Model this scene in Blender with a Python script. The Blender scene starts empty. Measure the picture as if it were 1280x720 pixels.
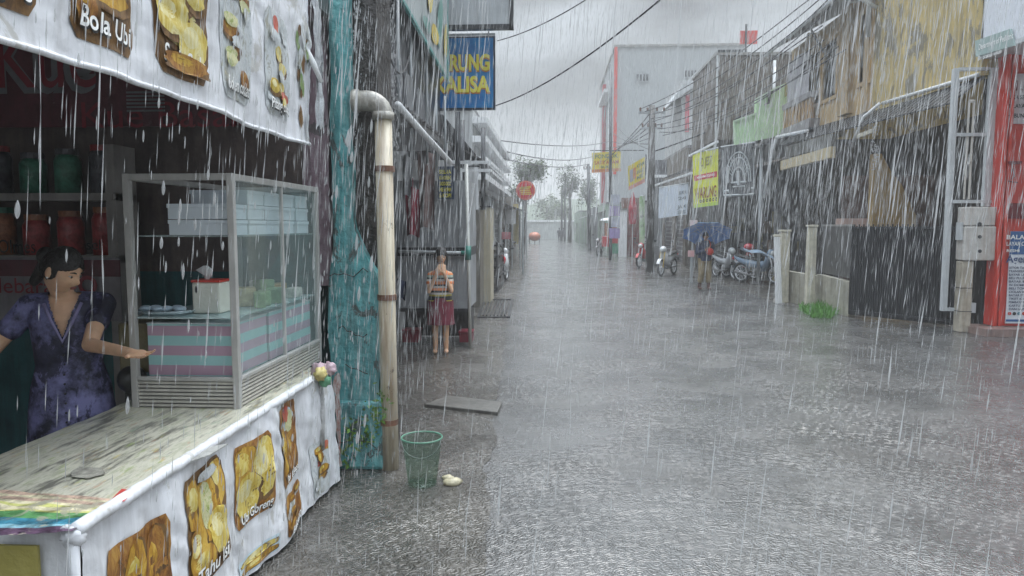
import bpy, bmesh, math, random
from mathutils import Vector, Matrix
from mathutils import noise as mnoise
random.seed(7)
S = bpy.context.scene
COL = S.collection
R = math.radians
PI = math.pi
# ------------------------------------------------------------------ camera
CAMH = 1.75
YAW, PITCH, F = math.atan(50/900), math.atan(77/900), 900.0
cam = bpy.data.cameras.new('camera'); co = bpy.data.objects.new('camera', cam); COL.objects.link(co)
co.location = (0, 0, CAMH)
co.rotation_euler = (PI/2-PITCH, 0, YAW)
cam.sensor_width = 36; cam.lens = 36*F/1280; cam.clip_end = 2000; cam.clip_start = .05
S.camera = co
MC = Matrix.Rotation(YAW, 3, 'Z') @ Matrix.Rotation(PI/2-PITCH, 3, 'X')
def ray(px, py): return MC @ Vector(((px-640)/F, (360-py)/F, -1))
def atY(px, py, Y):
    r = ray(px, py); return r*(Y/r.y) + Vector((0, 0, CAMH))
def atX(px, py, X):
    r = ray(px, py); return r*(X/r.x) + Vector((0, 0, CAMH))
def atZ(px, py, Z=0.0):
    r = ray(px, py); return r*((Z-CAMH)/r.z) + Vector((0, 0, CAMH))
# ------------------------------------------------------------------ materials
def M(name, col, rough=.55, var=.18, scale=5, streak=0.0, streakcol=(.03,.03,.03), bump=.15, metal=0.0, bscale=None, col2=None, cscale=None, contrast=0, trans=0, spec=.5, alpha=1, peel=None):
    m = bpy.data.materials.new(name); m.use_nodes = True
    nt = m.node_tree; N = nt.nodes; L = nt.links
    bs = N['Principled BSDF']; bs.inputs['Roughness'].default_value = rough; bs.inputs['Metallic'].default_value = metal
    bs.inputs['Specular IOR Level'].default_value = spec
    tc = N.new('ShaderNodeTexCoord'); geo = tc.outputs['Object']
    no = N.new('ShaderNodeTexNoise'); no.inputs['Scale'].default_value = scale; no.inputs['Detail'].default_value = 8; no.inputs['Roughness'].default_value = .65
    L.new(geo, no.inputs['Vector'])
    mx = N.new('ShaderNodeMix'); mx.data_type = 'RGBA'
    mr = N.new('ShaderNodeMapRange'); mr.inputs[1].default_value = .3+contrast; mr.inputs[2].default_value = .7-contrast
    L.new(no.outputs['Fac'], mr.inputs[0]); L.new(mr.outputs[0], mx.inputs['Factor'])
    if col2 is None:
        a = [c*(1-var) for c in col]; b = [min(1, c*(1+var)) for c in col]
    else: a, b = col, col2
    mx.inputs['A'].default_value = (*a, 1); mx.inputs['B'].default_value = (*b, 1)
    out = mx.outputs['Result']
    if streak:
        mp = N.new('ShaderNodeMapping'); mp.inputs['Scale'].default_value = (9, 9, .55); L.new(geo, mp.inputs['Vector'])
        n2 = N.new('ShaderNodeTexNoise'); n2.inputs['Scale'].default_value = 1.6; n2.inputs['Detail'].default_value = 7; n2.inputs['Roughness'].default_value = .7
        L.new(mp.outputs[0], n2.inputs['Vector'])
        m2 = N.new('ShaderNodeMapRange'); m2.inputs[1].default_value = .44; m2.inputs[2].default_value = .68; m2.inputs[4].default_value = streak
        L.new(n2.outputs['Fac'], m2.inputs[0])
        x2 = N.new('ShaderNodeMix'); x2.data_type = 'RGBA'; L.new(m2.outputs[0], x2.inputs['Factor']); L.new(out, x2.inputs['A'])
        x2.inputs['B'].default_value = (*streakcol, 1); out = x2.outputs['Result']
    if peel:
        pc, pt, ps = peel
        mp3 = N.new('ShaderNodeMapping'); mp3.inputs['Scale'].default_value = (1, 1, .6); L.new(geo, mp3.inputs['Vector'])
        n3 = N.new('ShaderNodeTexNoise'); n3.inputs['Scale'].default_value = ps; n3.inputs['Detail'].default_value = 10; n3.inputs['Roughness'].default_value = .72; n3.inputs['Distortion'].default_value = .5; L.new(mp3.outputs[0], n3.inputs['Vector'])
        m3 = N.new('ShaderNodeMapRange'); m3.inputs[1].default_value = pt; m3.inputs[2].default_value = pt+.03; m3.inputs[4].default_value = .85; L.new(n3.outputs['Fac'], m3.inputs[0])
        x3 = N.new('ShaderNodeMix'); x3.data_type = 'RGBA'; L.new(m3.outputs[0], x3.inputs['Factor']); L.new(out, x3.inputs['A']); x3.inputs['B'].default_value = (*pc, 1); out = x3.outputs['Result']
    L.new(out, bs.inputs['Base Color'])
    if bump:
        nb = N.new('ShaderNodeTexNoise'); nb.inputs['Scale'].default_value = bscale or scale*4; nb.inputs['Detail'].default_value = 6
        L.new(geo, nb.inputs['Vector'])
        bp = N.new('ShaderNodeBump'); bp.inputs['Strength'].default_value = min(1, bump*2); bp.inputs['Distance'].default_value = .02
        L.new(nb.outputs['Fac'], bp.inputs['Height']); L.new(bp.outputs[0], bs.inputs['Normal'])
    if trans: bs.inputs['Transmission Weight'].default_value = trans
    if alpha < 1: bs.inputs['Alpha'].default_value = alpha
    return m
def bands(name, axis, stops, rough=.7, scale=1.0, repeat=False, noisy=.02):
    """stops: (pos, colour) along object axis; constant bands."""
    m = bpy.data.materials.new(name); m.use_nodes = True
    nt = m.node_tree; N = nt.nodes; L = nt.links; bs = N['Principled BSDF']; bs.inputs['Roughness'].default_value = rough
    tc = N.new('ShaderNodeTexCoord'); no = N.new('ShaderNodeTexNoise'); no.inputs['Scale'].default_value = 9
    L.new(tc.outputs['Object'], no.inputs['Vector'])
    sx = N.new('ShaderNodeSeparateXYZ'); L.new(tc.outputs['Object'], sx.inputs[0])
    mm = N.new('ShaderNodeMath'); mm.operation = 'MULTIPLY_ADD'; L.new(no.outputs['Fac'], mm.inputs[0]); mm.inputs[1].default_value = noisy; L.new(sx.outputs[axis], mm.inputs[2])
    ms = N.new('ShaderNodeMath'); ms.operation = 'MULTIPLY'; ms.inputs[1].default_value = scale; L.new(mm.outputs[0], ms.inputs[0]); src = ms.outputs[0]
    if repeat:
        fr = N.new('ShaderNodeMath'); fr.operation = 'FRACT'; L.new(src, fr.inputs[0]); src = fr.outputs[0]
    cr = N.new('ShaderNodeValToRGB'); cr.color_ramp.interpolation = 'CONSTANT'
    e = cr.color_ramp.elements
    while len(e) > 1: e.remove(e[-1])
    e[0].position = stops[0][0]; e[0].color = (*stops[0][1], 1)
    for p, c in stops[1:]:
        k = e.new(p); k.color = (*c, 1)
    L.new(src, cr.inputs[0]); L.new(cr.outputs[0], bs.inputs['Base Color'])
    return m
def glass(name, col=(.7,.8,.8), alpha=.25, rough=.05, fk=.45):
    m = bpy.data.materials.new(name); m.use_nodes = True
    nt = m.node_tree; N = nt.nodes; L = nt.links; N.remove(N['Principled BSDF'])
    o = N['Material Output']; t = N.new('ShaderNodeBsdfTransparent'); t.inputs[0].default_value = (*[.82+.18*c for c in col], 1)
    g = N.new('ShaderNodeBsdfGlossy'); g.inputs['Roughness'].default_value = rough; g.inputs[0].default_value = (.9,.95,.95,1)
    d = N.new('ShaderNodeBsdfDiffuse'); d.inputs[0].default_value = (*col, 1)
    a1 = N.new('ShaderNodeMixShader'); a1.inputs[0].default_value = .55; L.new(g.outputs[0], a1.inputs[1]); L.new(d.outputs[0], a1.inputs[2])
    a2 = N.new('ShaderNodeMixShader'); fr = N.new('ShaderNodeLayerWeight'); fr.inputs[0].default_value = .2
    ad = N.new('ShaderNodeMath'); ad.operation = 'MULTIPLY_ADD'; L.new(fr.outputs['Fresnel'], ad.inputs[0]); ad.inputs[1].default_value = fk; ad.inputs[2].default_value = alpha
    L.new(ad.outputs[0], a2.inputs[0]); L.new(t.outputs[0], a2.inputs[1]); L.new(a1.outputs[0], a2.inputs[2]); L.new(a2.outputs[0], o.inputs[0])
    return m
# ------------------------------------------------------------------ objects
WL = {}
def thing(name, label, cat, loc=(0,0,0), rz=0.0, group=None):
    o = bpy.data.objects.new(name, None); COL.objects.link(o); o.empty_display_size = .1
    o.location = loc; o.rotation_euler = (0, 0, rz); o['label'] = label; o['category'] = cat
    if group: o['group'] = group
    WL[o] = Vector(loc) if rz == 0 else None
    return o
class MB:
    def __init__(s): s.v = []; s.f = []; s.m = []
    def add(s, vs, fs, m=0):
        b = len(s.v); s.v += [tuple(x) for x in vs]; s.f += [tuple(i+b for i in f) for f in fs]; s.m += [m]*len(fs); return s
    def box(s, x0, x1, y0, y1, z0, z1, m=0):
        if x0 > x1: x0, x1 = x1, x0
        if y0 > y1: y0, y1 = y1, y0
        vs = [(x0,y0,z0),(x1,y0,z0),(x1,y1,z0),(x0,y1,z0),(x0,y0,z1),(x1,y0,z1),(x1,y1,z1),(x0,y1,z1)]
        return s.add(vs, [(0,3,2,1),(4,5,6,7),(0,1,5,4),(1,2,6,5),(2,3,7,6),(3,0,4,7)], m)
    def obox(s, c, size, mat, m=0):
        hx, hy, hz = [k/2 for k in size]; c = Vector(c)
        vs = [c + mat @ Vector(p) for p in [(-hx,-hy,-hz),(hx,-hy,-hz),(hx,hy,-hz),(-hx,hy,-hz),(-hx,-hy,hz),(hx,-hy,hz),(hx,hy,hz),(-hx,hy,hz)]]
        return s.add(vs, [(0,3,2,1),(4,5,6,7),(0,1,5,4),(1,2,6,5),(2,3,7,6),(3,0,4,7)], m)
    def bar(s, p, q, w, h=None, m=0):
        """rectangular bar from p to q"""
        p = Vector(p); q = Vector(q); d = q-p; L = d.length
        if L < 1e-6: return s
        return s.obox((p+q)/2, (w, h or w, L), d.to_track_quat('Z', 'Y').to_matrix(), m)
    def slab(s, pts, th, n, m=0):
        """polygon pts extruded by th along n"""
        n = Vector(n)*th; k = len(pts); a = [Vector(p) for p in pts]; b = [p+n for p in a]
        fs = [tuple(range(k))[::-1], tuple(range(k, 2*k))] + [(i, (i+1) % k, (i+1) % k+k, i+k) for i in range(k)]
        return s.add(a+b, fs, m)
    def tube(s, pts, r, n=8, m=0, cap=True):
        pts = [Vector(p) for p in pts]; rs = r if isinstance(r, (list, tuple)) else [r]*len(pts); vs = []
        up = None
        for i, p in enumerate(pts):
            d = (pts[min(i+1, len(pts)-1)]-pts[max(i-1, 0)]).normalized()
            if up is None: up = Vector((0,0,1)) if abs(d.z) < .9 else Vector((1,0,0))
            a = d.cross(up).normalized(); b = a.cross(d).normalized(); up = b
            for k in range(n):
                t = 2*PI*k/n; vs.append(p+(a*math.cos(t)+b*math.sin(t))*rs[i])
        fs = [(i*n+k, i*n+(k+1) % n, (i+1)*n+(k+1) % n, (i+1)*n+k) for i in range(len(pts)-1) for k in range(n)]
        if cap: fs += [tuple(range(n))[::-1], tuple(range((len(pts)-1)*n, len(pts)*n))]
        return s.add(vs, fs, m)
    def ball(s, c, r, nu=12, nv=8, mat=None, m=0, fn=None):
        r = r if isinstance(r, (list, tuple)) else (r, r, r); c = Vector(c); vs = []
        for j in range(nv+1):
            ph = PI*j/nv
            for i in range(nu):
                th = 2*PI*i/nu; d = Vector((math.sin(ph)*math.cos(th), math.sin(ph)*math.sin(th), math.cos(ph)))
                p = fn(d) if fn else Vector((d.x*r[0], d.y*r[1], d.z*r[2]))
                vs.append(c + (mat @ p if mat else p))
        fs = [(j*nu+i, (j+1)*nu+i, (j+1)*nu+(i+1) % nu, j*nu+(i+1) % nu) for j in range(nv) for i in range(nu)]
        return s.add(vs, fs, m)
    def cone(s, p, r0, q, r1, n=14):
        """tapered limb with round ends"""
        s.ball(p, r0, n, 8); s.ball(q, r1, n, 8); return s.tube([p, q], [r0, r1], n)
    def loft(s, secs, n=20, cap=True, m=0):
        """secs: (centre, rx, ry, matrix)"""
        vs = []
        for c, rx, ry, mt in secs:
            for k in range(n):
                t = 2*PI*k/n; p = Vector((rx*math.cos(t), ry*math.sin(t), 0)); vs.append(Vector(c)+(mt @ p if mt else p))
        fs = [(i*n+k, i*n+(k+1) % n, (i+1)*n+(k+1) % n, (i+1)*n+k) for i in range(len(secs)-1) for k in range(n)]
        if cap: fs += [tuple(range(n))[::-1], tuple(range((len(secs)-1)*n, len(secs)*n))]
        return s.add(vs, fs, m)
    def grid(s, fn, nu, nv, m=0):
        vs = [fn(i/nu, j/nv) for j in range(nv+1) for i in range(nu+1)]
        return s.add(vs, [(j*(nu+1)+i, j*(nu+1)+i+1, (j+1)*(nu+1)+i+1, (j+1)*(nu+1)+i) for j in range(nv) for i in range(nu)], m)
    def mesh(s, name, mats, smooth=False, off=Vector((0,0,0))):
        me = bpy.data.meshes.new(name)
        me.from_pydata([(v[0]-off.x, v[1]-off.y, v[2]-off.z) for v in s.v], [], s.f)
        for k in (mats if isinstance(mats, (list, tuple)) else [mats]): me.materials.append(k)
        me.polygons.foreach_set('material_index', s.m)
        if smooth: me.polygons.foreach_set('use_smooth', [True]*len(s.f))
        me.validate(); me.update()
        return me
    def build_each(s, name, mats, parent=None, **k):
        par = list(range(len(s.v)))
        def fd(a):
            while par[a] != a: par[a] = par[par[a]]; a = par[a]
            return a
        for f in s.f:
            for i in f[1:]: par[fd(i)] = fd(f[0])
        gr = {}
        for f, m in zip(s.f, s.m): gr.setdefault(fd(f[0]), []).append((f, m))
        for fs in gr.values():
            ids = sorted({i for f, _ in fs for i in f}); mp = {a: j for j, a in enumerate(ids)}
            q = MB(); q.v = [s.v[i] for i in ids]; q.f = [tuple(mp[i] for i in f) for f, _ in fs]; q.m = [m for _, m in fs]; q.build(name, mats, parent, **k)
    def build(s, name, mats, parent=None, smooth=False, label=None, cat=None, group=None, kind=None, bevel=0):
        if parent is not None:
            w = WL.get(parent); off = w if w is not None else Vector((0,0,0))
        else:
            xs = [v[0] for v in s.v]; ys = [v[1] for v in s.v]; off = Vector(((min(xs)+max(xs))/2, (min(ys)+max(ys))/2, min(v[2] for v in s.v)))
            if kind in ('structure', 'stuff'): off = Vector((0,0,0))
        me = s.mesh(name, mats, smooth, off)
        o = bpy.data.objects.new(name, me); COL.objects.link(o)
        if parent is not None: o.parent = parent; WL[o] = WL.get(parent)
        else: o.location = off; WL[o] = off
        if bevel:
            b = o.modifiers.new('b', 'BEVEL'); b.width = bevel; b.segments = 2; b.limit_method = 'ANGLE'
        for k, x in (('label', label), ('category', cat), ('group', group), ('kind', kind)):
            if x: o[k] = x
        return o
def copy_tree(o, parent=None):
    c = o.copy(); COL.objects.link(c); c.parent = parent; WL[c] = WL.get(o)
    for ch in [x for x in bpy.data.objects if x.parent == o]: copy_tree(ch, c)
    return c
_tcache = {}
def text2d(st, size=1.0, shear=0.0, offset=.0, align='LEFT', width=None, extrude=0):
    key = (st, shear, offset, align)
    if key not in _tcache:
        cu = bpy.data.curves.new('t', 'FONT'); cu.body = st; cu.size = 1; cu.shear = shear; cu.offset = offset; cu.align_x = align; cu.resolution_u = 3
        cu.fill_mode = 'FRONT' if hasattr(cu, 'fill_mode') else cu.fill_mode
        ob = bpy.data.objects.new('t', cu); COL.objects.link(ob)
        dg = bpy.context.evaluated_depsgraph_get(); me = bpy.data.meshes.new_from_object(ob.evaluated_get(dg))
        _tcache[key] = ([v.co.copy() for v in me.vertices], [tuple(p.vertices) for p in me.polygons])
        bpy.data.objects.remove(ob); bpy.data.curves.remove(cu); bpy.data.meshes.remove(me)
    vs, fs = _tcache[key]
    k = size
    sx = size
    if width:
        w = max(v.x for v in vs)-min(v.x for v in vs); sx = width/max(w, 1e-6)
    return [(v.x*sx, v.y*k) for v in vs], fs
def lettering(mb, st, fn, size, m=0, **kw):
    vs, fs = text2d(st, size, **kw); return mb.add([fn(u, v) for u, v in vs], fs, m)
def fuse(mb, voxel, smooth=6, factor=.5):
    """union of overlapping solids as one continuous surface"""
    me = mb.mesh('tmp', []); ob = bpy.data.objects.new('tmp', me); COL.objects.link(ob)
    r = ob.modifiers.new('r', 'REMESH'); r.mode = 'VOXEL'; r.voxel_size = voxel
    q = ob.modifiers.new('s', 'SMOOTH'); q.iterations = smooth; q.factor = factor
    dg = bpy.context.evaluated_depsgraph_get(); e = bpy.data.meshes.new_from_object(ob.evaluated_get(dg))
    out = MB(); out.add([v.co[:] for v in e.vertices], [tuple(p.vertices) for p in e.polygons])
    bpy.data.objects.remove(ob); bpy.data.meshes.remove(me); bpy.data.meshes.remove(e)
    return out
def wall(mb, ax, c, t, u0, u1, z0, z1, holes=(), m=0):
    """wall in plane x=c (ax 'x', u=y) or y=c (ax 'y', u=x), thickness t toward +; holes (u0,u1,z0,z1)"""
    us = sorted(set([u0, u1]+[h[i] for h in holes for i in (0, 1)])); zs = sorted(set([z0, z1]+[h[i] for h in holes for i in (2, 3)]))
    us = [u for u in us if u0 <= u <= u1]; zs = [z for z in zs if z0 <= z <= z1]
    for a, b in zip(us, us[1:]):
        run = None
        for p, q in list(zip(zs, zs[1:]))+[(None, None)]:
            solid = p is not None and not any(h[0] < (a+b)/2 < h[1] and h[2] < (p+q)/2 < h[3] for h in holes)
            if solid: run = (run[0], q) if run else (p, q)
            elif run:
                if ax == 'x': mb.box(c, c+t, a, b, run[0], run[1], m)
                else: mb.box(a, b, c, c+t, run[0], run[1], m)
                run = None
    return mb
def nz(x, y, z=0): return mnoise.noise(Vector((x, y, z)))
# palette
conc = M('wet_concrete', (.26,.25,.23), .4, .3, 3, .5)
conc_d = M('dark_stained_concrete', (.12,.115,.105), .4, .35, 3, .6)
graym = M('grey_painted_metal', (.33,.35,.36), .35, .12, 4, .35, bump=.05)
lightm = M('pale_grey_metal', (.52,.54,.55), .35, .1, 4, .25, bump=.05)
darkm = M('dark_metal', (.035,.036,.04), .35, .3, 6, .2, (.1,.1,.1), bump=.05)
black = M('black_rubber', (.02,.02,.02), .45, .2, 10, bump=.05)
chrome = M('worn_chrome', (.62,.63,.65), .25, .1, 10, metal=.25, bump=0)
white = M('white_paint', (.72,.73,.74), .45, .08, 3, .3, (.35,.34,.32), bump=.04)
whitec = M('white_vinyl_cloth', (.76,.77,.80), .4, .08, 3.5, .5, (.42,.42,.42), bump=.35, bscale=7, peel=((.5,.49,.46),.60,3))
wood_d = M('dark_wet_wood', (.07,.05,.035), .45, .35, 5, .5)
brownw = M('brown_stained_render', (.12,.1,.08), .55, .35, 2, .6)
tinroof = M('rusty_tin_roof', (.12,.115,.115), .4, .4, 2, .5, (.06,.045,.035))
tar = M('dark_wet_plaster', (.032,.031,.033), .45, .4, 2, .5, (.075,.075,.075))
glassd = M('dark_window_glass', (.03,.035,.04), .1, .2, 3, bump=0)
red = M('red_paint', (.55,.045,.03), .4, .15, 3, .3, (.25,.06,.05), bump=.05)
redd = M('dark_red_paint', (.16,.012,.018), .5, .25, 3, .2, bump=.05)
inkw = M('white_ink', (.85,.85,.83), .5, .03, bump=0)
inkk = M('black_ink', (.02,.02,.02), .5, .05, bump=0)
# ------------------------------------------------------------------ ground
def ground_mat(name, base, base2, tint, rough0, rough1, bstr, pscale, deep=.0):
    m = bpy.data.materials.new(name); m.use_nodes = True
    nt = m.node_tree; N = nt.nodes; L = nt.links; bs = N['Principled BSDF']
    tc = N.new('ShaderNodeTexCoord'); g = tc.outputs['Object']
    def noise(sc, det=6, ro=.6, vec=None, dist=0):
        n = N.new('ShaderNodeTexNoise'); n.inputs['Scale'].default_value = sc; n.inputs['Detail'].default_value = det; n.inputs['Roughness'].default_value = ro; n.inputs['Distortion'].default_value = dist
        L.new(vec or g, n.inputs['Vector']); return n.outputs['Fac']
    def mp(x, a, b, c=0, d=1):
        n = N.new('ShaderNodeMapRange'); n.inputs[1].default_value = a; n.inputs[2].default_value = b; n.inputs[3].default_value = c; n.inputs[4].default_value = d; L.new(x, n.inputs[0]); return n.outputs[0]
    def mix(f, a, b):
        n = N.new('ShaderNodeMix'); n.data_type = 'RGBA'; L.new(f, n.inputs['Factor'])
        for k, x in (('A', a), ('B', b)):
            if isinstance(x, tuple): n.inputs[k].default_value = (*x, 1)
            else: L.new(x, n.inputs[k])
        return n.outputs['Result']
    c = mix(mp(noise(pscale, 5), .35, .65), base, base2)
    c = mix(mp(noise(.55, 4, .55, dist=.6), .5, .72), c, tint)
    c = mix(mp(noise(34, 6, .85), .45, .62, 0, .6), c, tuple(x*.45 for x in base))
    c = mix(mp(noise(1.7, 6, .7, dist=1.5), .50, .66, 0, .55), c, tuple(x*.5 for x in base))
    c = mix(mp(noise(55, 5, .8), .56, .66, 0, .6), c, tuple(min(1,x*1.9) for x in base2))
    L.new(c, bs.inputs['Base Color'])
    L.new(mp(noise(1.1, 4), .35, .65, rough0, rough1), bs.inputs['Roughness'])
    bs.inputs['Specular IOR Level'].default_value = .6
    # ripples: raindrop rings + chop
    mpn = N.new('ShaderNodeMapping'); mpn.inputs['Scale'].default_value = (1, 1.0, 1); L.new(g, mpn.inputs['Vector'])
    vo = N.new('ShaderNodeTexVoronoi'); vo.inputs['Scale'].default_value = 14; L.new(mpn.outputs[0], vo.inputs['Vector'])
    wv = N.new('ShaderNodeMath'); wv.operation = 'SINE'
    ml = N.new('ShaderNodeMath'); ml.operation = 'MULTIPLY'; ml.inputs[1].default_value = 26; L.new(vo.outputs['Distance'], ml.inputs[0]); L.new(ml.outputs[0], wv.inputs[0])
    n1 = noise(11, 4, .6); n2 = noise(45, 3, .7); n3 = noise(3, 3)
    def mad(a, k, b):
        n = N.new('ShaderNodeMath'); n.operation = 'MULTIPLY_ADD'; L.new(a, n.inputs[0]); n.inputs[1].default_value = k
        if isinstance(b, float): n.inputs[2].default_value = b
        else: L.new(b, n.inputs[2])
        return n.outputs[0]
    h = mad(wv.outputs[0], .10, mad(n1, 1.0, mad(n2, .45, mad(n3, 1.2, 0.0))))
    rg = mad(wv.outputs[0], .22, mad(noise(12, 6, .7, dist=1.2), .55, mad(n3, 1.5, mad(noise(34, 3), .16, 0.0)))); bc = N.new('ShaderNodeBump'); bc.inputs['Strength'].default_value = .55; bc.inputs['Distance'].default_value = .03
    L.new(mp(noise(.5, 4, .6, dist=1.0), .36, .62, .12, .33), bc.inputs['Strength']); L.new(rg, bc.inputs['Height']); L.new(bc.outputs[0], bs.inputs['Coat Normal']); bs.inputs['Coat Roughness'].default_value = .10; bs.inputs['Coat IOR'].default_value = 1.4
    L.new(mp(noise(.8, 4, .6, dist=.5), .38, .6, .45, 1.0), bs.inputs['Coat Weight'])
    bp = N.new('ShaderNodeBump'); bp.inputs['Strength'].default_value = bstr; bp.inputs['Distance'].default_value = .05
    L.new(mp(noise(.9, 5, .65, dist=.8), .36, .62, bstr*.35, bstr), bp.inputs['Strength']); L.new(h, bp.inputs['Height']); L.new(bp.outputs[0], bs.inputs['Normal'])
    return m
g_road = ground_mat('flooded_asphalt', (.085,.084,.082), (.135,.132,.128), (.065,.063,.06), .16, .34, .46, 1.3)
g_apron = ground_mat('flooded_gravel_concrete', (.075,.068,.058), (.12,.11,.096), (.05,.046,.038), .15, .35, 1.0, 2.0)
g_base = ground_mat('wet_earth', (.09,.08,.07), (.13,.12,.10), (.08,.07,.06), .2, .4, .9, .8)
def sheet(name, poly, z, mat, kind='structure'):
    b = MB(); b.add([(x, y, z) for x, y in poly], [tuple(range(len(poly)))]); return b.build(name, mat, kind=kind)
sheet('ground', [(-200,-60),(200,-60),(200,400),(-200,400)], -.004, g_base)
# road edge slightly irregular
le0 = [(-.15,-8),(-.22,2),(-.34,3.6),(-.5,6),(-.62,9),(-.85,14),(-1.0,22),(-1.15,40),(-1.6,96)]
le = []
for (a_,c_),(e_,f_) in zip(le0, le0[1:]):
    k_ = max(2, int((f_-c_)/.12)) if f_ < 25 else 3
    le += [(a_+(e_-a_)*i/k_+(.07*nz(1,(c_+(f_-c_)*i/k_)*1.3)+.045*nz(5,(c_+(f_-c_)*i/k_)*5)), c_+(f_-c_)*i/k_) for i in range(k_)]
le.append(le0[-1])
re_ = [(2.9,96),(3.5,50),(4.3,30),(5.0,22),(5.2,17),(5.7,14),(7.0,12.5),(8.5,11.9),(9,-8)]
sheet('street', le+re_, 0, g_road)
ap = [(-1.5,-8)]+le+[(-3.2,96),(-2.6,20),(-2.6,5.6),(-6,5.6),(-6,-8)]
sheet('pavement', ap, .004, g_apron)
# concrete slab over the gutter, kerb pieces
b = MB(); p = [atZ(530,503,.05), atZ(622,513,.05), atZ(628,500,.05), atZ(560,492,.05)]
b.slab([(q.x,q.y,-.01) for q in p], .045, (0,0,1)); b.build('gutter_slab', conc_d, label='cracked grey concrete slab lying in the flooded left verge', cat='slab', bevel=.008)
b = MB()
for k in range(7):
    p0 = atZ(604+k*4.5, 394, .02); p1 = atZ(611+k*4.2, 376, .02); b.bar((p0.x,p0.y,.015), (p1.x,p1.y,.015), .03, .03)
fr = [atZ(598,396,.02), atZ(636,396,.02), atZ(640,374,.02), atZ(606,374,.02)]
for i in range(4): b.bar((fr[i].x,fr[i].y,.012), (fr[(i+1)%4].x,fr[(i+1)%4].y,.012), .05, .03)
b.build('drain_grate', darkm, label='dark iron drain grate beside the tall beige board', cat='grate')
# stones
for i, (px, py, s_) in enumerate([(566,606,.05),(560,601,.035)]):
    p = atZ(px, py); b = MB(); b.ball((p.x,p.y,.02), (s_*1.3,s_,s_*.7), 10, 7, fn=lambda d: Vector((d.x*s_*1.3,d.y*s_,d.z*s_*.6))*(1+.3*nz(d.x*2+i,d.y*2,d.z*2)))
    b.build('stone', M('yellowish_stone', (.42,.38,.26), .4, .3, 20), smooth=True, label=['larger yellowish stone on the wet verge near the bucket','smaller yellowish stone touching the larger stone near the bucket'][i], cat='stone')
# kerb on right by the booth
b = MB(); b.box(6.9,10,11.75,12.1,0,.12); b.box(6.9,10,12.1,12.6,0,.10); b.build('kerb', M('reddish_concrete',(.26,.18,.16),.4,.3,4,.4), kind='structure')
# far end of the street: wall, green slope
wallthing = thing('boundary_wall', 'long pale wall closing the far end of the street', 'wall', (0,97,0))
MB().box(-7,6,97,97.3,0,2.35).build('wall', M('pale_wall',(.42,.44,.43),.6,.2,1,.4), wallthing)
MB().box(-7.1,6.1,96.8,97.5,2.35,2.6).build('coping', white, wallthing)
def leafmat(n, c): return M(n, c, .5, .45, 1.2, bump=0)
LF = [leafmat('leaf_dark',(.03,.055,.022)), leafmat('leaf_mid',(.055,.09,.035)), leafmat('leaf_light',(.09,.13,.05))]
def crown_mb(c, r, n, leaf, seed, clumps=9):
    rnd = random.Random(seed); b = MB(); cl = []
    for k in range(clumps):
        d = Vector((rnd.gauss(0,1), rnd.gauss(0,1), rnd.gauss(0,.8))).normalized()*rnd.uniform(.35,.85)
        cl.append((Vector((d.x*r[0], d.y*r[1], d.z*r[2])), rnd.uniform(.25,.5), rnd.randrange(3)))
    for i in range(n):
        q, rr, mi = cl[rnd.randrange(len(cl))]
        p = Vector(c)+q+Vector((rnd.gauss(0,.5)*r[0]*rr, rnd.gauss(0,.5)*r[1]*rr, rnd.gauss(0,.5)*r[2]*rr))
        a = Vector((rnd.uniform(-1,1),rnd.uniform(-1,1),rnd.uniform(-.6,.6))).normalized(); bb = a.cross(Vector((rnd.uniform(-1,1),rnd.uniform(-1,1),1))).normalized()
        l = leaf*rnd.uniform(.6,1.4); b.add([p-a*l, p-bb*l*.45, p+a*l, p+bb*l*.45], [(0,1,2,3)], mi if rnd.random()<.7 else rnd.randrange(3))
    return b
bark = M('wet_bark', (.06,.05,.04), .5, .3, 8, .3)
def tree(px, py_top, py_bot, Y, w, label, seed, n=900, base=None, leaf=.12, group=None):
    t0 = atY(px, py_top, Y); t1 = atY(px, py_bot, Y); h = t0.z; r = ((w/900*Y)/2,)*2+((t0.z-t1.z)/2,)
    bx = atY(base or px, 300, Y).x
    T = thing('tree', label, 'tree', (bx, Y, 0), group=group)
    cz = (t0.z+t1.z)/2
    b = MB(); b.tube([(bx,Y,0),(bx+.05,Y,cz*.5),((bx+t0.x)/2,Y,cz*.8),(t0.x,Y,cz)], [.035*h*.8,.028*h*.7,.02*h*.7,.01*h], 8)
    for k in range(6):
        a = k*1.05+seed; b.tube([((bx+t0.x)/2,Y,cz*(.7+.04*k)),(t0.x+math.cos(a)*r[0]*.4,Y+math.sin(a)*r[0]*.4,cz+.1*r[2]*k/3),(t0.x+math.cos(a)*r[0]*.8,Y+math.sin(a)*r[0]*.8,cz+r[2]*(.1+.1*k))], [.012*h,.007*h,.003*h], 5)
    b.build('trunk', bark, T, smooth=True)
    crown_mb((t0.x,Y,cz), r, n, leaf, seed, 14).build('crown', LF, T)
tree(661,190,235,52,46,'leafy tree rising above the left shops beyond the round red sign',3,2600,base=655,leaf=.11)
tree(648,225,262,58,30,'small dark tree behind the tree beyond the round red sign',11,1200,leaf=.12)
tree(712,200,262,84,30,'thin tall tree at the far end, left of the dark utility pole',5,1500,leaf=.16)
tree(735,214,270,88,30,'low broad tree at the far end behind the slim leaning pole',8,1500,leaf=.16)
tree(684,240,280,112,44,'rounded green tree behind the far boundary wall',15,1800,leaf=.2)
tree(704,248,282,108,22,'narrow green tree behind right part of the far boundary wall',17,900,leaf=.2)
# distant hill closing the view
b = MB()
b.grid(lambda u, v: (-90+220*u, 150+30*v, 0 if v == 0 else (9+5*nz(u*4,.3)+3*nz(u*11,2))*(v**.7)), 80, 8)
b.build('hill', M('far_green_hill',(.05,.075,.045),.8,.3,.2), kind='structure')
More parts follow.
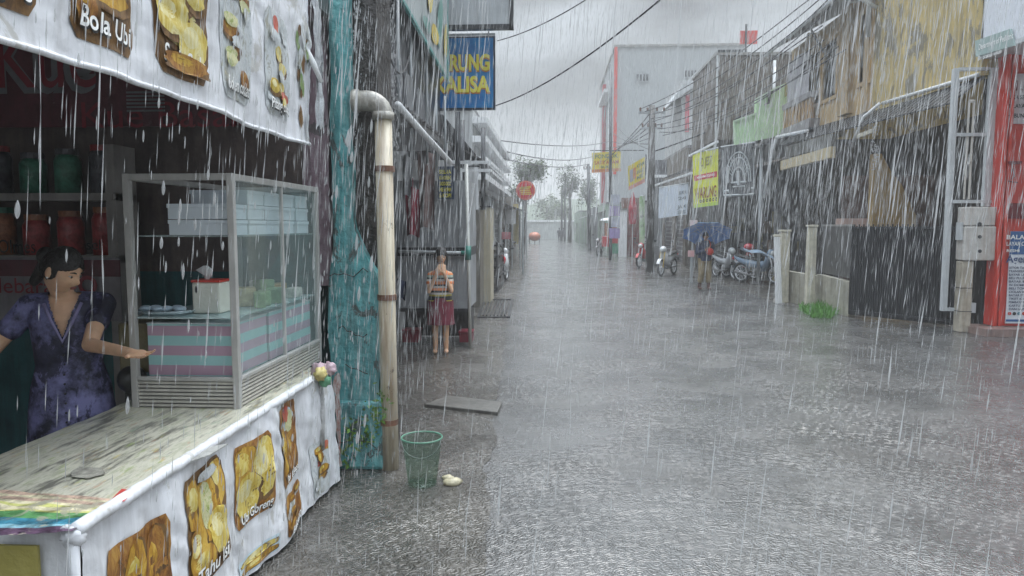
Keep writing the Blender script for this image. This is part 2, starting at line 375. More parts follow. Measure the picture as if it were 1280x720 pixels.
# grass tufts by low wall
rnd = random.Random(4); b = MB()
for i in range(2600):
    px = 1000+52*rnd.random(); py = 372+26*rnd.random()
    q = atZ(px, py); 
    if abs(px-1027)/27+abs(py-386)/16 > 1.15: continue
    h = rnd.uniform(.06,.26)*(1-.5*abs(px-1027)/27); a = rnd.uniform(0,6.28); dx, dy = math.cos(a)*.012, math.sin(a)*.012; l = rnd.uniform(-.1,.1), rnd.uniform(-.1,.1)
    b.add([(q.x-dx,q.y-dy,0),(q.x+dx,q.y+dy,0),(q.x+l[0]*.5+dx*.6,q.y+l[1]*.5,h*.6),(q.x+l[0],q.y+l[1],h)], [(0,1,2),(0,2,3)], 0)
b.build('grass', M('bright_grass',(.10,.24,.05),.5,.4,6,bump=0), kind='stuff')
# ------------------------------------------------------------------ the food stall on the left
XS = -1.5
disp = lambda y, z: .010*math.sin(y*9+2*z)+.03*nz(y*2.2, z*1.2)+.018*nz(y*6, z*3, 3)+.008*nz(y*5+z*9, z*14, 5)
def patch(mb, cu, cz, w, h, off, tilt=0, shape='round', m=0, nu=10, nv=14, dfn=disp, X=XS, rc=.18, clip=None):
    def fn(u, v):
        t = v*2-1
        if shape == 'ellipse': half = math.sqrt(max(0, 1-t*t))
        elif shape == 'blob': half = math.sqrt(max(0, 1-abs(t)**2.4))*(1+.25*nz(t*3+cu*9,cz*5,off*900))
        elif shape == 'bag': half = (1-.35*max(0,t))*(1 if abs(t) < .93 else .9)
        else:
            k = max(0, (abs(t)-(1-rc))/rc); half = 1-(1-math.sqrt(max(0, 1-k*k)))*rc*1.2
        y = cu+w/2*(u*2-1)*half+tilt*t*h/2; z = cz+h/2*t
        if clip: y = min(max(y, clip[0]), clip[1]); z = min(max(z, clip[2]), clip[3])
        return (X+dfn(y, z)+off, y, z)
    return mb.grid(fn, nu, nv, m)
def fritter(name, stops, scale, ratio=.35):
    m = bpy.data.materials.new(name); m.use_nodes = True; nt = m.node_tree; N = nt.nodes; L = nt.links; bs = N['Principled BSDF']; bs.inputs['Roughness'].default_value = .45
    tc = N.new('ShaderNodeTexCoord'); mp = N.new('ShaderNodeMapping'); mp.inputs['Scale'].default_value = (1,1,ratio); L.new(tc.outputs['Object'], mp.inputs['Vector'])
    n = N.new('ShaderNodeTexNoise'); n.inputs['Scale'].default_value = scale; n.inputs['Detail'].default_value = 10; n.inputs['Roughness'].default_value = .78; n.inputs['Distortion'].default_value = .8; L.new(mp.outputs[0], n.inputs['Vector'])
    cr = N.new('ShaderNodeValToRGB'); e = cr.color_ramp.elements; e[0].position = .3; e[0].color = (*stops[0],1); e[1].position = .7; e[1].color = (*stops[-1],1)
    for i, c in enumerate(stops[1:-1]): k = e.new(.3+.4*(i+1)/(len(stops)-1)); k.color = (*c,1)
    L.new(n.outputs['Fac'], cr.inputs[0]); L.new(cr.outputs[0], bs.inputs['Base Color']); return m
gold = fritter('print_golden_fritter',[(.05,.02,.005),(.28,.12,.015),(.50,.28,.03),(.62,.42,.08),(.35,.16,.02)],16)
gold2 = fritter('print_brown_fritter',[(.02,.008,.004),(.14,.05,.012),(.32,.14,.03),(.48,.27,.06),(.12,.05,.015)],18)
cream = fritter('print_cream_filling',[(.12,.16,.03),(.5,.48,.2),(.65,.62,.4),(.3,.38,.08),(.1,.06,.02)],30,.8)
yel = fritter('print_yellow_snack',[(.25,.14,.01),(.5,.33,.03),(.66,.52,.12),(.75,.68,.35),(.4,.22,.03)],14)
pdk = fritter('print_dark_background',[(.02,.012,.006),(.10,.05,.02),(.22,.12,.04),(.05,.02,.01)],20)
pbl = M('print_pale_blue',(.55,.66,.72),.5,.1,4,bump=0)
psil = fritter('print_silver_bag',[(.15,.17,.17),(.42,.45,.46),(.6,.63,.64),(.3,.3,.26),(.55,.5,.35)],16,.5)
pred = M('print_red',(.5,.04,.03),.5,.3,16,col2=(.5,.2,.12),bump=0)
PM = [pdk, gold, gold2, cream, yel, pbl, psil, pred, M('print_green',(.10,.2,.05),.5,.4,20,col2=(.35,.42,.2),bump=0), fritter('print_pale_gold',[(.45,.32,.06),(.66,.55,.2),(.75,.7,.42),(.55,.4,.1)],18)]
def picture(parent, cu, cz, w, h, pieces, text, tsize, seed, bg=0, dfn=disp, X=XS, rc=.18, ty=None, label=None):
    rnd = random.Random(seed); b = MB(); patch(b, cu, cz, w, h, .004, m=bg, dfn=dfn, X=X, rc=rc)
    for k, (du, dz, pw, ph, tl, m) in enumerate(pieces):
        cl = (cu-w*.47, cu+w*.47, cz-h*.47, cz+h*.47)
        if m in (1, 2, 4): patch(b, cu+du*w+.03*w, cz+dz*h-.03*h, pw*w*1.08, ph*h*1.08, .0050+.0009*k, tilt=tl, shape='blob', m=0, dfn=dfn, X=X, clip=cl)
        patch(b, cu+du*w, cz+dz*h, pw*w, ph*h, .0055+.0009*k, tilt=tl, shape='blob', m=m, dfn=dfn, X=X, clip=cl)
        if m in (1, 2, 4): patch(b, cu+(du-.1*pw)*w, cz+(dz+.12*ph)*h, pw*w*.5, ph*h*.5, .0058+.0009*k, tilt=tl, shape='blob', m={1:4,2:1,4:9}[m], dfn=dfn, X=X, clip=cl)
    o = b.build('picture', PM, parent, smooth=True, label=label)
    if text:
        for mat, dd, ofs in ((inkk, .006, .017), (inkw, 0, .019)):
            t = MB(); y0 = cu-w*.42; z0 = ty if ty is not None else cz-h*.44
            lettering(t, text, lambda u, v: (X+dfn(y0+u, z0+v)+ofs, y0+u+dd, z0+v-dd), tsize, shear=.15, offset=.018 if mat == inkw else .04, width=w*.8)
            t.build('lettering', mat, o)
    return o
# overhead banner
ban = thing('overhead_banner', 'white printed snack banner hung along the edge of the stall roof', 'banner', (XS,3.1,2.26))
ZB, ZT = 2.26, 3.42
YB1 = 4.42
b = MB(); b.grid(lambda u, v: (XS+disp(.9+(YB1-.9)*u, ZB+(ZT-ZB)*v), .9+(YB1-.9)*u, ZB+(ZT-ZB)*v-.012*math.sin(u*9)*(1-v)), 160, 40)
b.build('cloth', whitec, ban, smooth=True)
b = MB(); b.tube([(XS+disp(.9+(YB1-.9)*k/60,ZB)+.004, .9+(YB1-.9)*k/60, ZB-.012*math.sin(k/60*9)) for k in range(61)], .011, 6); b.build('hem', whitec, ban, smooth=True)
def yb(px): return atX(px, 100, XS).y
def rnd_pieces(seed, n, ms, wr=(.25,.45), hr=(.15,.35), tl=.4):
    r_ = random.Random(seed); return [(r_.uniform(-.3,.3), r_.uniform(-.38,.38), r_.uniform(*wr), r_.uniform(*hr), r_.uniform(-tl,tl)*.3, r_.choice(ms)) for _ in range(n)]
def bpic(p0, p1, ztop, pieces, text, ts, seed, bg=0, zb=None):
    y0, y1 = yb(p0), yb(p1); zb = zb or ZB+.085
    picture(ban, (y0+y1)/2, (zb+ztop)/2, y1-y0, ztop-zb, pieces, text, ts, seed, bg)
bpic(-60, 46, 2.95, [(0,-.1,.9,.5,0,6),(0,0,.7,.4,0,8),(.1,.1,.3,.2,0,3),(-.1,0,.3,.2,.02,1)], 'Naga s', .1, 1)
bpic(88, 173, 3.0, [(-.3,0,.4,.5,0,7),(.3,.1,.35,.6,0,7),(-.1,.25,.42,.26,.02,4),(.22,.22,.4,.3,0,1),(-.05,-.02,.45,.24,.03,4),(.24,-.03,.38,.25,0,4),(.05,-.2,.7,.18,0,1),(-.3,-.3,.3,.25,0,2)], 'Bola Ubi', .095, 2)
bpic(197, 257, 3.1, rnd_pieces(5,18,[4,4,4,1],(.35,.6),(.14,.26))+[(0,-.42,.8,.1,0,2)], 'Sosis Solo', .095, 3)
bpic(275, 314, 2.98, [(0,.36,.95,.22,0,4),(0,.12,.8,.3,0,6)]+rnd_pieces(9,12,[3,6,6,2],(.2,.4),(.08,.16)), 'Bolen coklat', .085, 4, bg=6)
bpic(330, 363, 2.9, [(-.1,.38,.3,.16,0,7)]+rnd_pieces(12,14,[4,7,3,6],(.2,.4),(.08,.16)), 'Pisang coklat', .08, 5, bg=6)
b = MB()
for k in range(26):
    r_ = random.Random(k); patch(b, 4.3+r_.uniform(-.07,.07), 2.62+r_.uniform(-.3,.3), .035, r_.uniform(.06,.16), .005+.0006*k, tilt=r_.uniform(-.3,.3), shape='ellipse', m=r_.choice([0,6,6,8]), nu=4, nv=6)
b.build('leaf_print', PM, ban, smooth=True)
# torn hanging strip of the banner with the water running off
b = MB(); b.grid(lambda u, v: (XS+.05+.03*nz(u*3,v*5), 4.42+.16*u*(1-.3*v), 2.35+.9*v+.05*nz(u*5,v*4)), 10, 30); b.build('loose_flap', M('wet_grey_plastic',(.42,.44,.46),.25,.5,9,.4,bump=.3), ban, smooth=True)
b = MB(); q = [(345,0),(362,25),(378,55),(392,80),(402,103)]; b.tube([atY(x,y,4.3+.02*i) for i,(x,y) in enumerate(q)], [.022,.026,.022,.018,.012], 8); b.build('rolled_edge', white, ban, smooth=True)
# stall structure
st = thing('stall_shelter', 'dark street food shelter with tin roof and shadowed back wall', 'shelter', (-2.5,3,0))
b = MB(); b.box(-6,-1.55,-.5,5.12,3.3,3.34); b.box(-1.6,-1.55,-.5,5.12,3.2,3.3); b.build('roof', tinroof, st)
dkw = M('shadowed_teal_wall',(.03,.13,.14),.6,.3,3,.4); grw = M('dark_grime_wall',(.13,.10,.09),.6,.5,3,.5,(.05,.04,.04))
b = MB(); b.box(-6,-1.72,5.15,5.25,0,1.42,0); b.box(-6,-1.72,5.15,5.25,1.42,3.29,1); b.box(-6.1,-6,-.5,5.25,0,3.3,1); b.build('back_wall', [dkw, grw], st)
def sheeto(parent, name, x0, x1, Y, z0, z1, mat, th=.012): return MB().box(x0,x1,Y-th,Y,z0,z1).build(name, mat, parent)
def rect_px(px0, py0, px1, py1, Y):
    a = atY(px0, py1, Y); c = atY(px1, py0, Y); return a.x, c.x, a.z, c.z
# signboards at the back of the stall (dark red with dim letters)
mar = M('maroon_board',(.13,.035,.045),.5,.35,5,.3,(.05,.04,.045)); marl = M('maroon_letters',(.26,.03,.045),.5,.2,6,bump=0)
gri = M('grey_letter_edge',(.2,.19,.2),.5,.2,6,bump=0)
sb = thing('stall_signboard', 'dim dark red signboard across the back of the snack stall', 'sign', atY(120,110,5.05))
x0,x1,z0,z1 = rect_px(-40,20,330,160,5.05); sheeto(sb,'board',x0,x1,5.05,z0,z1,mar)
def txt_px(parent, st_, px, py, Y, size, mat, name='lettering', width=None, off=.004, **kw):
    p = atY(px, py, Y-.02); b = MB(); lettering(b, st_, lambda u, v: (p.x+u, p.y-off, p.z+v), size, width=width, **kw); return b.build(name, mat, parent)
txt_px(sb,'Kue',-8,112,5.05,.62,gri,offset=.05,width=.75); txt_px(sb,'Kue',-6,110,5.05,.6,marl,off=.008,width=.72)
txt_px(sb,'Kue Basah',100,160,5.05,.26,marl,off=.008,width=1.2)
x0,x1,z0,z1 = rect_px(160,112,206,140,5.0); b = MB()
for k in range(6): b.box(x0,x1,4.985,4.99,z0+(z1-z0)*k/6,z0+(z1-z0)*(k+.5)/6)
b.build('vent_louvre', gri, sb)
# shelf with jars behind the woman
sh = thing('back_shelf', 'dim wooden shelf rack behind the snack seller', 'shelf', (-3.6,4.9,0))
b = MB(); 
for py in (243, 318): 
    p = atY(0,py,4.9); b.box(-4.6,-2.95,4.72,5.0,p.z-.05,p.z)
b.box(-4.6,-4.5,4.75,5,0,2.3); b.box(-3.02,-2.95,4.75,5,0,2.3); b.build('rack', M('dim_grey_wood',(.30,.28,.26),.5,.2,5,.2), sh)
jb = [M('jar_brown',(.30,.12,.06),.3,.6,14), M('jar_green',(.05,.18,.12),.3,.6,14), M('jar_dark',(.08,.08,.09),.3,.6,14), M('jar_red',(.32,.05,.05),.3,.6,14)]
jl = ['brown snack jar','green snack tin','black snack jar','dark red snack tin']
posn = ['upper shelf']; k = 0
for row, py in (('upper', 243), ('lower', 318)):
    pz = atY(0,py,4.9).z
    for i in range(6):
        x = -4.35+i*.25; c = [0,0,2,1,1,2][i] if row == 'upper' else [2,2,0,3,3,3][i]
        t = thing('snack_jar', f"{jl[c]} on the {row} back shelf, {['first','second','third','fourth','fifth','sixth'][i]} from left", 'jar', (x,4.86,pz), group='jars and tins on the shelf behind the seller')
        r_, h = .085, .24+.05*((i*7)%3)/2
        MB().loft([((x,4.86,pz),r_,r_,None),((x,4.86,pz+h*.85),r_,r_,None),((x,4.86,pz+h),r_*.8,r_*.8,None)],14).build('jar_body', jb[c], t, smooth=True)
        MB().loft([((x,4.86,pz+h),r_*.86,r_*.86,None),((x,4.86,pz+h+.04),r_*.86,r_*.86,None)],14).build('lid', jb[(c+1)%4], t)
lb = thing('paper_label_strip', 'dim printed strip with faint letters below the lower shelf', 'sign', (-3.7,4.7,1.2))
x0,x1,z0,z1 = rect_px(-30,322,150,400,4.7); sheeto(lb,'board',x0,x1,4.7,z0,z1,M('dim_grey_paper',(.26,.24,.25),.6,.2,5,.3))
x0,x1,z0,z1 = rect_px(-30,325,150,345,4.69); sheeto(lb,'red_band',x0,x1,4.69,z0,z1,mar)
txt_px(lb,'Olmes',-2,316,4.69,.13,inkk,width=.26); txt_px(lb,'lebaran',-2,366,4.69,.15,marl,width=.45); txt_px(lb,'O',98,367,4.69,.17,marl,offset=.03); txt_px(lb,'sel',108,312,4.69,.10,inkk)
# counter
ct = thing('stall_counter', 'worn snack stall counter wrapped in white banner with fritter pictures', 'counter', (-1.9,3.3,0))
ctop = M('worn_printed_counter',(.46,.45,.37),.3,.2,3,col2=(.60,.58,.48),contrast=.05,bump=.1)
def counter_mat():
    m = ctop; nt = m.node_tree; N = nt.nodes; L = nt.links; bs = N['Principled BSDF']; src = bs.inputs['Base Color'].links[0].from_socket
    tc = N.new('ShaderNodeTexCoord'); mp = N.new('ShaderNodeMapping'); mp.inputs['Scale'].default_value = (9,1.6,1); mp.inputs['Rotation'].default_value = (0,0,R(62)); L.new(tc.outputs['Object'], mp.inputs['Vector'])
    n = N.new('ShaderNodeTexNoise'); n.inputs['Scale'].default_value = 1.8; n.inputs['Detail'].default_value = 9; n.inputs['Roughness'].default_value = .72; L.new(mp.outputs[0], n.inputs['Vector'])
    cr = N.new('ShaderNodeValToRGB'); e = cr.color_ramp.elements; e[0].position = .40; e[0].color = (.05,.05,.045,1); e[1].position = .48; e[1].color = (.5,.49,.40,1)
    for p_, c in ((.53,(.62,.60,.50,1)),(.6,(.34,.36,.24,1)),(.64,(.64,.62,.52,1)),(.72,(.2,.2,.17,1))): k = e.new(p_); k.color = c
    L.new(n.outputs['Fac'], cr.inputs[0]); x = N.new('ShaderNodeMix'); x.data_type = 'RGBA'; x.inputs['Factor'].default_value = .75; L.new(src, x.inputs['A']); L.new(cr.outputs[0], x.inputs['B'])
    n2 = N.new('ShaderNodeTexNoise'); n2.inputs['Scale'].default_value = 5; n2.inputs['Detail'].default_value = 6; n2.inputs['Roughness'].default_value = .7; L.new(mp.outputs[0], n2.inputs['Vector']); c2 = N.new('ShaderNodeValToRGB'); e = c2.color_ramp.elements; e[0].position = .57; e[0].color = (0,0,0,1); e[1].position = .62; e[1].color = (.65,.65,.65,1); L.new(n2.outputs['Fac'], c2.inputs[0])
    c3 = N.new('ShaderNodeValToRGB'); c3.color_ramp.interpolation = 'CONSTANT'; e = c3.color_ramp.elements; e[0].color = (.30,.38,.12,1); e[1].position = .46; e[1].color = (.55,.45,.12,1); k = e.new(.5); k.color = (.45,.25,.14,1); k = e.new(.55); k.color = (.2,.32,.22,1)
    n4 = N.new('ShaderNodeTexNoise'); n4.inputs['Scale'].default_value = 3; L.new(tc.outputs['Object'], n4.inputs['Vector']); L.new(n4.outputs['Fac'], c3.inputs[0])
    y2 = N.new('ShaderNodeMix'); y2.data_type = 'RGBA'; L.new(c2.outputs[0], y2.inputs['Factor']); L.new(x.outputs['Result'], y2.inputs['A']); L.new(c3.outputs[0], y2.inputs['B']); L.new(y2.outputs['Result'], bs.inputs['Base Color'])
counter_mat()
b = MB(); b.grid(lambda u, v: (-2.3+.79*u, 2.13+2.6*v, .8+.006*nz(u*4,v*9)+.003*nz(u*14,v*30)), 40, 90); b.build('counter_top', ctop, ct, smooth=True)
MB().box(-2.3,-1.54,2.16,4.7,.72,.79).build('board', wood_d, ct)
b = MB(); 
for x in (-2.25,-1.62):
    for y in (2.25,4.6): b.box(x,x+.06,y,y+.06,0,.72)
b.build_each('leg', wood_d, ct)
d2 = lambda y, z: .016*math.sin(y*7+3*z)+.03*nz(y*2.6, z*1.5, 7)+.018*nz(y*8, z*4, 9)+.009*nz(y*13+z*9, z*9, 5)
bn = thing('counter_banner', 'wrinkled white banner with printed fritters covering the counter front', 'banner', (XS,3.3,0))
b = MB(); b.grid(lambda u, v: (XS+d2(2.13+2.62*u,.04+.77*v)+.01+.03*(1-v), 2.13+2.62*u, .03+.77*v), 200, 60); b.build('cloth', whitec, bn, smooth=True)
b = MB(); b.grid(lambda u, v: (-2.4+.91*u, 2.12+.012*nz(u*6,v*3,2), .03+.77*v), 60, 30); b.build('end_cloth', whitec, bn, smooth=True)
x = [atX(a,600,XS).y for a in (60,)]
MB().box(-2.36,-1.60,2.085,2.095,.2,.755).build('olive_panel', M('olive_print',(.30,.26,.06),.5,.2,7,col2=(.38,.33,.10)), bn)
b = MB(); n_ = 90
b.tube([(XS+.014+.004*nz(k*.3,1), 2.1+2.66*k/n_, .803+.004*nz(k*.25,5)) for k in range(n_+1)], [.024+.004*nz(k*.4,3) for k in range(n_+1)], 10)
b.build('rolled_hem', whitec, bn, smooth=True)
# knot of crumpled plastic at the near corner
b = MB(); b.ball((-1.5,2.11,.78),.03,16,12,fn=lambda d: Vector(d)*(.035+.02*nz(d.x*3,d.y*3,d.z*3))); b.tube([(-1.495,2.1,.78),(-1.49,2.1,.6),(-1.5,2.1,.3)],[.02,.012,.016],8); b.build('tied_corner', whitec, bn, smooth=True)
D3 = lambda y, z: d2(y, z)+.01+.03*(1-(z-.04)/.77)
def cpic(p0, p1, pt, pb, pieces, text, ts, seed, bg=0):
    y0, y1 = atX(p0,600,XS).y, atX(p1,600,XS).y; ym = (y0+y1)/2; pm = (p0+p1)/2
    zt = atX(pm, pt, XS).z; zb = max(.05, atX(pm, pb, XS).z)
    picture(bn, ym, (zt+zb)/2, y1-y0, zt-zb, pieces, text, ts, seed, bg, dfn=D3, rc=.1)
cpic(122,200,668,990,[(-.32,-.1,.3,1.0,0,2),(-.05,.0,.36,1.0,.02,1),(.26,.02,.36,.95,.03,2)], None,.1,1,bg=2)
cpic(218,277,585,725,[(-.3,.25,.4,.45,0,1),(.32,.3,.35,.5,0,1),(0,.12,.5,.6,0,1),(0,.15,.3,.44,0,3),(-.3,-.15,.4,.4,.1,1),(.25,-.15,.45,.45,-.1,4),(-.2,-.3,.5,.3,.1,1),(.1,.42,.5,.1,0,6)], 'Tahu Isi',.085,2)
cpic(291,330,548,650,[(-.25,.2,.6,.55,0,1),(.25,.1,.55,.8,.02,4),(-.15,-.15,.6,.55,0,4)], 'Ubi Goreng',.06,3,bg=2)
cpic(343,372,505,600,[(0,.3,.8,.3,0,5),(-.25,-.05,.4,.7,0,1),(.2,-.1,.5,.6,0,2),(.2,.25,.35,.3,.05,3),(-.15,.36,.35,.2,-.2,7),(.1,.36,.2,.22,.1,7)], 'Ubi Kelapa',.05,4,bg=2)
cpic(291,332,688,775,[(0,.2,.9,.4,0,4),(0,-.2,.9,.4,0,1)], None,.06,5,bg=5)
cpic(342,373,612,718,rnd_pieces(31,12,[2,2,1,6],(.25,.5),(.12,.2)), 'Bakwan',.05,6,bg=2)
cpic(386,403,550,650,rnd_pieces(33,12,[3,7,6,1],(.3,.6),(.12,.2)), None,.05,7,bg=6)
# colourful printed sheet on the counter
cs = thing('colour_chart_sheet', 'rainbow striped printed sheet lying on near corner of the counter', 'sheet', (-1.9,2.3,.805))
cols = [(.5,.36,.28),(.6,.55,.38),(.5,.5,.18),(.10,.26,.10),(.05,.2,.28),(.22,.42,.5),(.10,.06,.10)]
zz = .812
A = atZ(0,672,zz); B_ = atZ(60,668,zz); 
b = MB(); q0, q1, q2, q3 = atZ(-5,612,zz), atZ(152,624,zz), atZ(90,664,zz), atZ(-5,670,zz)
for k in range(14):
    t0, t1 = k/14, (k+1)/14
    b.grid(lambda u, v: (lambda t: tuple((q0.lerp(q1, u)*(1-t)+q3.lerp(q2, u)*t)+Vector((0,0,.004*nz(u*5,t*5))))) (min(1,max(0,(t0+(t1-t0)*v)+(.06*nz(u*4,round((t0+(t1-t0)*v)*14)*.9) if 0<t0+(t1-t0)*v<1 else 0)))), 24, 2, [0,1,0,1,2,1,2,3,3,4,4,5,6,6][k])
pm = [M('print_stripe_%s' % n, c, .35, .5, 14, bump=.15, peel=((.4,.38,.3), .56, 9), contrast=.1) for n, c in zip(['peach','cream','lime','green','teal','sky','plum'], cols)]
b.build('stripes', pm, cs, smooth=True)
q = [atZ(140,623,zz+.002), atZ(152,611,zz+.002), atZ(168,613,zz+.002), atZ(155,627,zz+.002)]
b = MB(); b.add(q, [(0,1,2,3)]); b.build('red_corner', M('print_red_corner',(.5,.06,.05),.4,.2,9), cs)
b = MB(); q = [atZ(x_,y_,.8065) for x_, y_ in ((88,590),(100,583),(128,585),(132,592),(110,598),(90,596))]; b.add(q, [tuple(range(6))]); b.build('stain', M('grey_wet_stain',(.36,.35,.30),.2,.4,20), ct)
MB().slab([atZ(x_,y_,.809) for x_, y_ in ((238,578),(262,570),(285,556),(262,560))][::-1], .006, (0,0,1)).build('paper_flyer', M('grey_paper',(.4,.4,.38),.4,.3,20), label='curled grey paper flyer on counter edge under the glass case', cat='paper')
# glass display case
gc = thing('glass_display_case', 'aluminium framed glass display case standing on the counter', 'display case', (-1.9,4.2,.8))
alu = M('worn_aluminium',(.42,.41,.39),.35,.15,7,.3,(.25,.24,.22),bump=.05)
cx0, cx1, cy0, cy1, cz0, cz1 = -2.2, -1.62, 3.6, 4.95, .8, 2.02
b = MB(); pw = .035
for x in (cx0, cx1-pw):
    for y in (cy0, cy1-pw): b.box(x,x+pw,y,y+pw,cz0,cz1)
b.box(cx0+pw,cx1-pw,cy0,cy0+.03,cz1-.035,cz1-.001); b.box(cx0+pw,cx1-pw,cy1-.03,cy1,cz1-.035,cz1-.001)
b.box(cx0,cx0+.03,cy0+pw,cy1-pw,cz1-.035,cz1-.001); b.box(cx1-.03,cx1,cy0+pw,cy1-pw,cz1-.035,cz1-.001)
b.box(cx0+pw,cx1-pw,cy0,cy0+.03,.945,.965); b.box(cx1-.03,cx1,cy0+pw,cy1-pw,.945,.965)
b.box(cx1-.025,cx1-.005,4.28,4.3,.965,cz1-.036)
b.build('frame', alu, gc, bevel=.003)
b = MB()
for k in range(7):
    z = .808+k*.02; b.box(cx0+pw,cx1-pw,cy0+.008,cy0+.02,z,z+.012); b.box(cx1-.02,cx1-.008,cy0+pw,cy1-pw,z,z+.012)
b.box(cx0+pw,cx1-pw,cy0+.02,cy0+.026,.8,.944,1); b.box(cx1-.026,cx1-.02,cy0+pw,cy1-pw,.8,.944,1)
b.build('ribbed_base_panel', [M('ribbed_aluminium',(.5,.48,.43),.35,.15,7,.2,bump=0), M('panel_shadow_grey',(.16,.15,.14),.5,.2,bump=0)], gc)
gl = glass('case_glass', (.7,.82,.8), .03, .05, .22)
b = MB(); b.box(cx1-.017,cx1-.013,cy0+pw,4.279,.966,cz1-.036); b.build('side_pane', gl, gc)
b = MB(); b.box(cx1-.017,cx1-.013,4.301,cy1-pw,.966,cz1-.036); b.build('side_pane', gl, gc)
MB().box(cx0+pw,cx1-pw,cy1-.02,cy1-.015,.95,cz1-.036).build('end_panel', M('dark_case_end',(.06,.06,.06),.3,.3,6), gc)
MB().box(cx0+.03,cx1-.03,cy0+.02,cy1-.03,1.27,1.278).build('shelf', glass('shelf_glass',(.5,.65,.65),.5), gc)
MB().box(cx0+.03,cx1-.03,cy0+.06,cy1-.04,1.695,1.703).build('shelf', glass('shelf_glass_upper',(.5,.6,.6),.35), gc)
# striped cardboard inside lower part
stp = bands('pink_teal_stripes', 2, [(0,(.42,.28,.36)),(.5,(.30,.52,.52))], .5, 1/.105, True, .004)
x0_,x1_,z0_,z1_ = rect_px(193,404,276,490,3.7)
sc_ = thing('striped_box', 'pink and teal striped box inside front of glass case', 'box', (x0_,3.7,z0_))
b = MB(); b.box(x0_,cx1-.05,3.66,4.1,max(z0_,.96),z1_); b.build('box_body', stp, sc_)
MB().box(x0_-.003,cx1-.045,3.655,4.105,z1_,z1_+.006).build('lid', M('pale_lid',(.45,.5,.52),.4,.2), sc_)
sc2 = thing('striped_box', 'longer pink and teal striped box along side pane of glass case', 'box', (-1.7,4.5,.96))
MB().box(cx0+.3,cx1-.05,4.14,4.86,.96,1.24).build('box_body', stp, sc2); MB().box(cx0+.297,cx1-.047,4.137,4.863,1.24,1.246).build('lid', M('pale_lid2',(.45,.5,.52),.4,.2), sc2)
x0_,x1_,z0_,z1_ = rect_px(152,404,192,490,3.75)
ob_ = thing('olive_tin', 'olive tin with rounded black jar at left inside the case', 'tin', (x0_,3.75,.96))
MB().box(x0_,x1_,3.74,4.0,.96,z1_).build('tin_body', M('olive_paint',(.22,.19,.10),.45,.2,6), ob_, bevel=.01)
MB().ball(atY(165,474,3.69),.075,16,10).build('jar', M('black_jar',(.03,.03,.03),.3,.2), ob_, smooth=True)
# white boxes stacked on the upper shelf
wb = M('white_cardboard',(.62,.68,.73),.5,.06,6,bump=.02); rr = random.Random(2)
spots = []
for L_ in range(3):
    for i in range(5):
        y = 3.66+i*.25
        if i == 0 and L_ == 2: continue
        spots.append((y, 1.705+L_*.083, L_, i))
names_l = ['bottom','middle','top']; ord_ = ['first','second','third','fourth','fifth']
for y, z, L_, i in spots:
    t = thing('snack_box', f"white snack box, {names_l[L_]} of the {ord_[i]} stack on the case's upper shelf", 'box', (-1.85,y,z), group='white cardboard boxes stacked in the glass case')
    dx = rr.uniform(-.008,.008)
    MB().box(-2.0+dx,cx1-.06+dx,y,y+.22,z,z+.058).build('box_body', wb, t); MB().box(-2.005+dx,cx1-.055+dx,y-.004,y+.224,z+.058,z+.079).build('lid', wb, t, bevel=.002)
# tissue box
tb = thing('tissue_box', 'white tissue box with red rim and tissue pulled out', 'tissue box', (-1.75,3.8,1.278))
x0_,x1_,z0_,z1_ = rect_px(243,350,276,391,3.8)
MB().box(x0_,x1_,3.78,3.92,1.279,z1_-.012).build('box_body', M('cream_box',(.68,.68,.6),.5,.05), tb, bevel=.01)
MB().box(x0_-.002,x1_+.002,3.778,3.922,z1_-.012,z1_).build('rim', red, tb)
b = MB(); c = atY(258,349,3.85); b.loft([((c.x,c.y,c.z-.01),.01,.01,None),((c.x+.01,c.y,c.z+.02),.02,.015,None),((c.x-.01,c.y,c.z+.05),.05,.008,None),((c.x,c.y,c.z+.075),.012,.004,None)],10); b.build('tissue', white, tb, smooth=True)
b = MB(); c = atY(246,362,3.775); b.ball((c.x-.004,c.y,c.z),(.006,.003,.02),8,6); b.build('flower_mark', inkk, tb)
# glass tray on shelf & packets
tr = thing('glass_tray', 'oval glass tray of wrapped snacks beside the tissue box', 'tray', (-1.95,3.75,1.28))
c = atY(205,392,3.75); b = MB(); b.loft([((c.x,c.y,1.281),.15,.09,None),((c.x,c.y,1.30),.17,.1,None),((c.x,c.y,1.303),.16,.09,None),((c.x,c.y,1.286),.14,.08,None)],24); b.build('dish', glass('tray_glass',(.5,.65,.7),.5), tr, smooth=True)
b = MB()
for k in range(6): b.ball((c.x-.1+.04*k,c.y+.03*math.sin(k*2),1.31),(.035,.03,.016),8,6)
b.build('wrapped_snack', M('wrapped_blue_white',(.4,.5,.58),.3,.3,18), tr, smooth=True)
sn = thing('snack_pile', 'pile of assorted packets seen through the side glass pane', 'snacks', (-1.75,4.4,1.28))
for k in range(14):
    r_ = random.Random(k+50); x, y = r_.uniform(-2.0,-1.7), 3.98+.06*k; b = MB(); s1, s2, s3 = r_.uniform(.03,.06), r_.uniform(.04,.07), r_.uniform(.02,.07)
    b.obox((x,y,1.28+s3), (s1*2,s2*2,s3*2), Matrix.Rotation(r_.uniform(-.5,.5),3,'Z')); b.build('packet', M('packet', r_.choice([(.45,.3,.12),(.4,.1,.08),(.5,.5,.45),(.2,.3,.15),(.45,.38,.2)]),.35,.4,25), sn, bevel=.008)
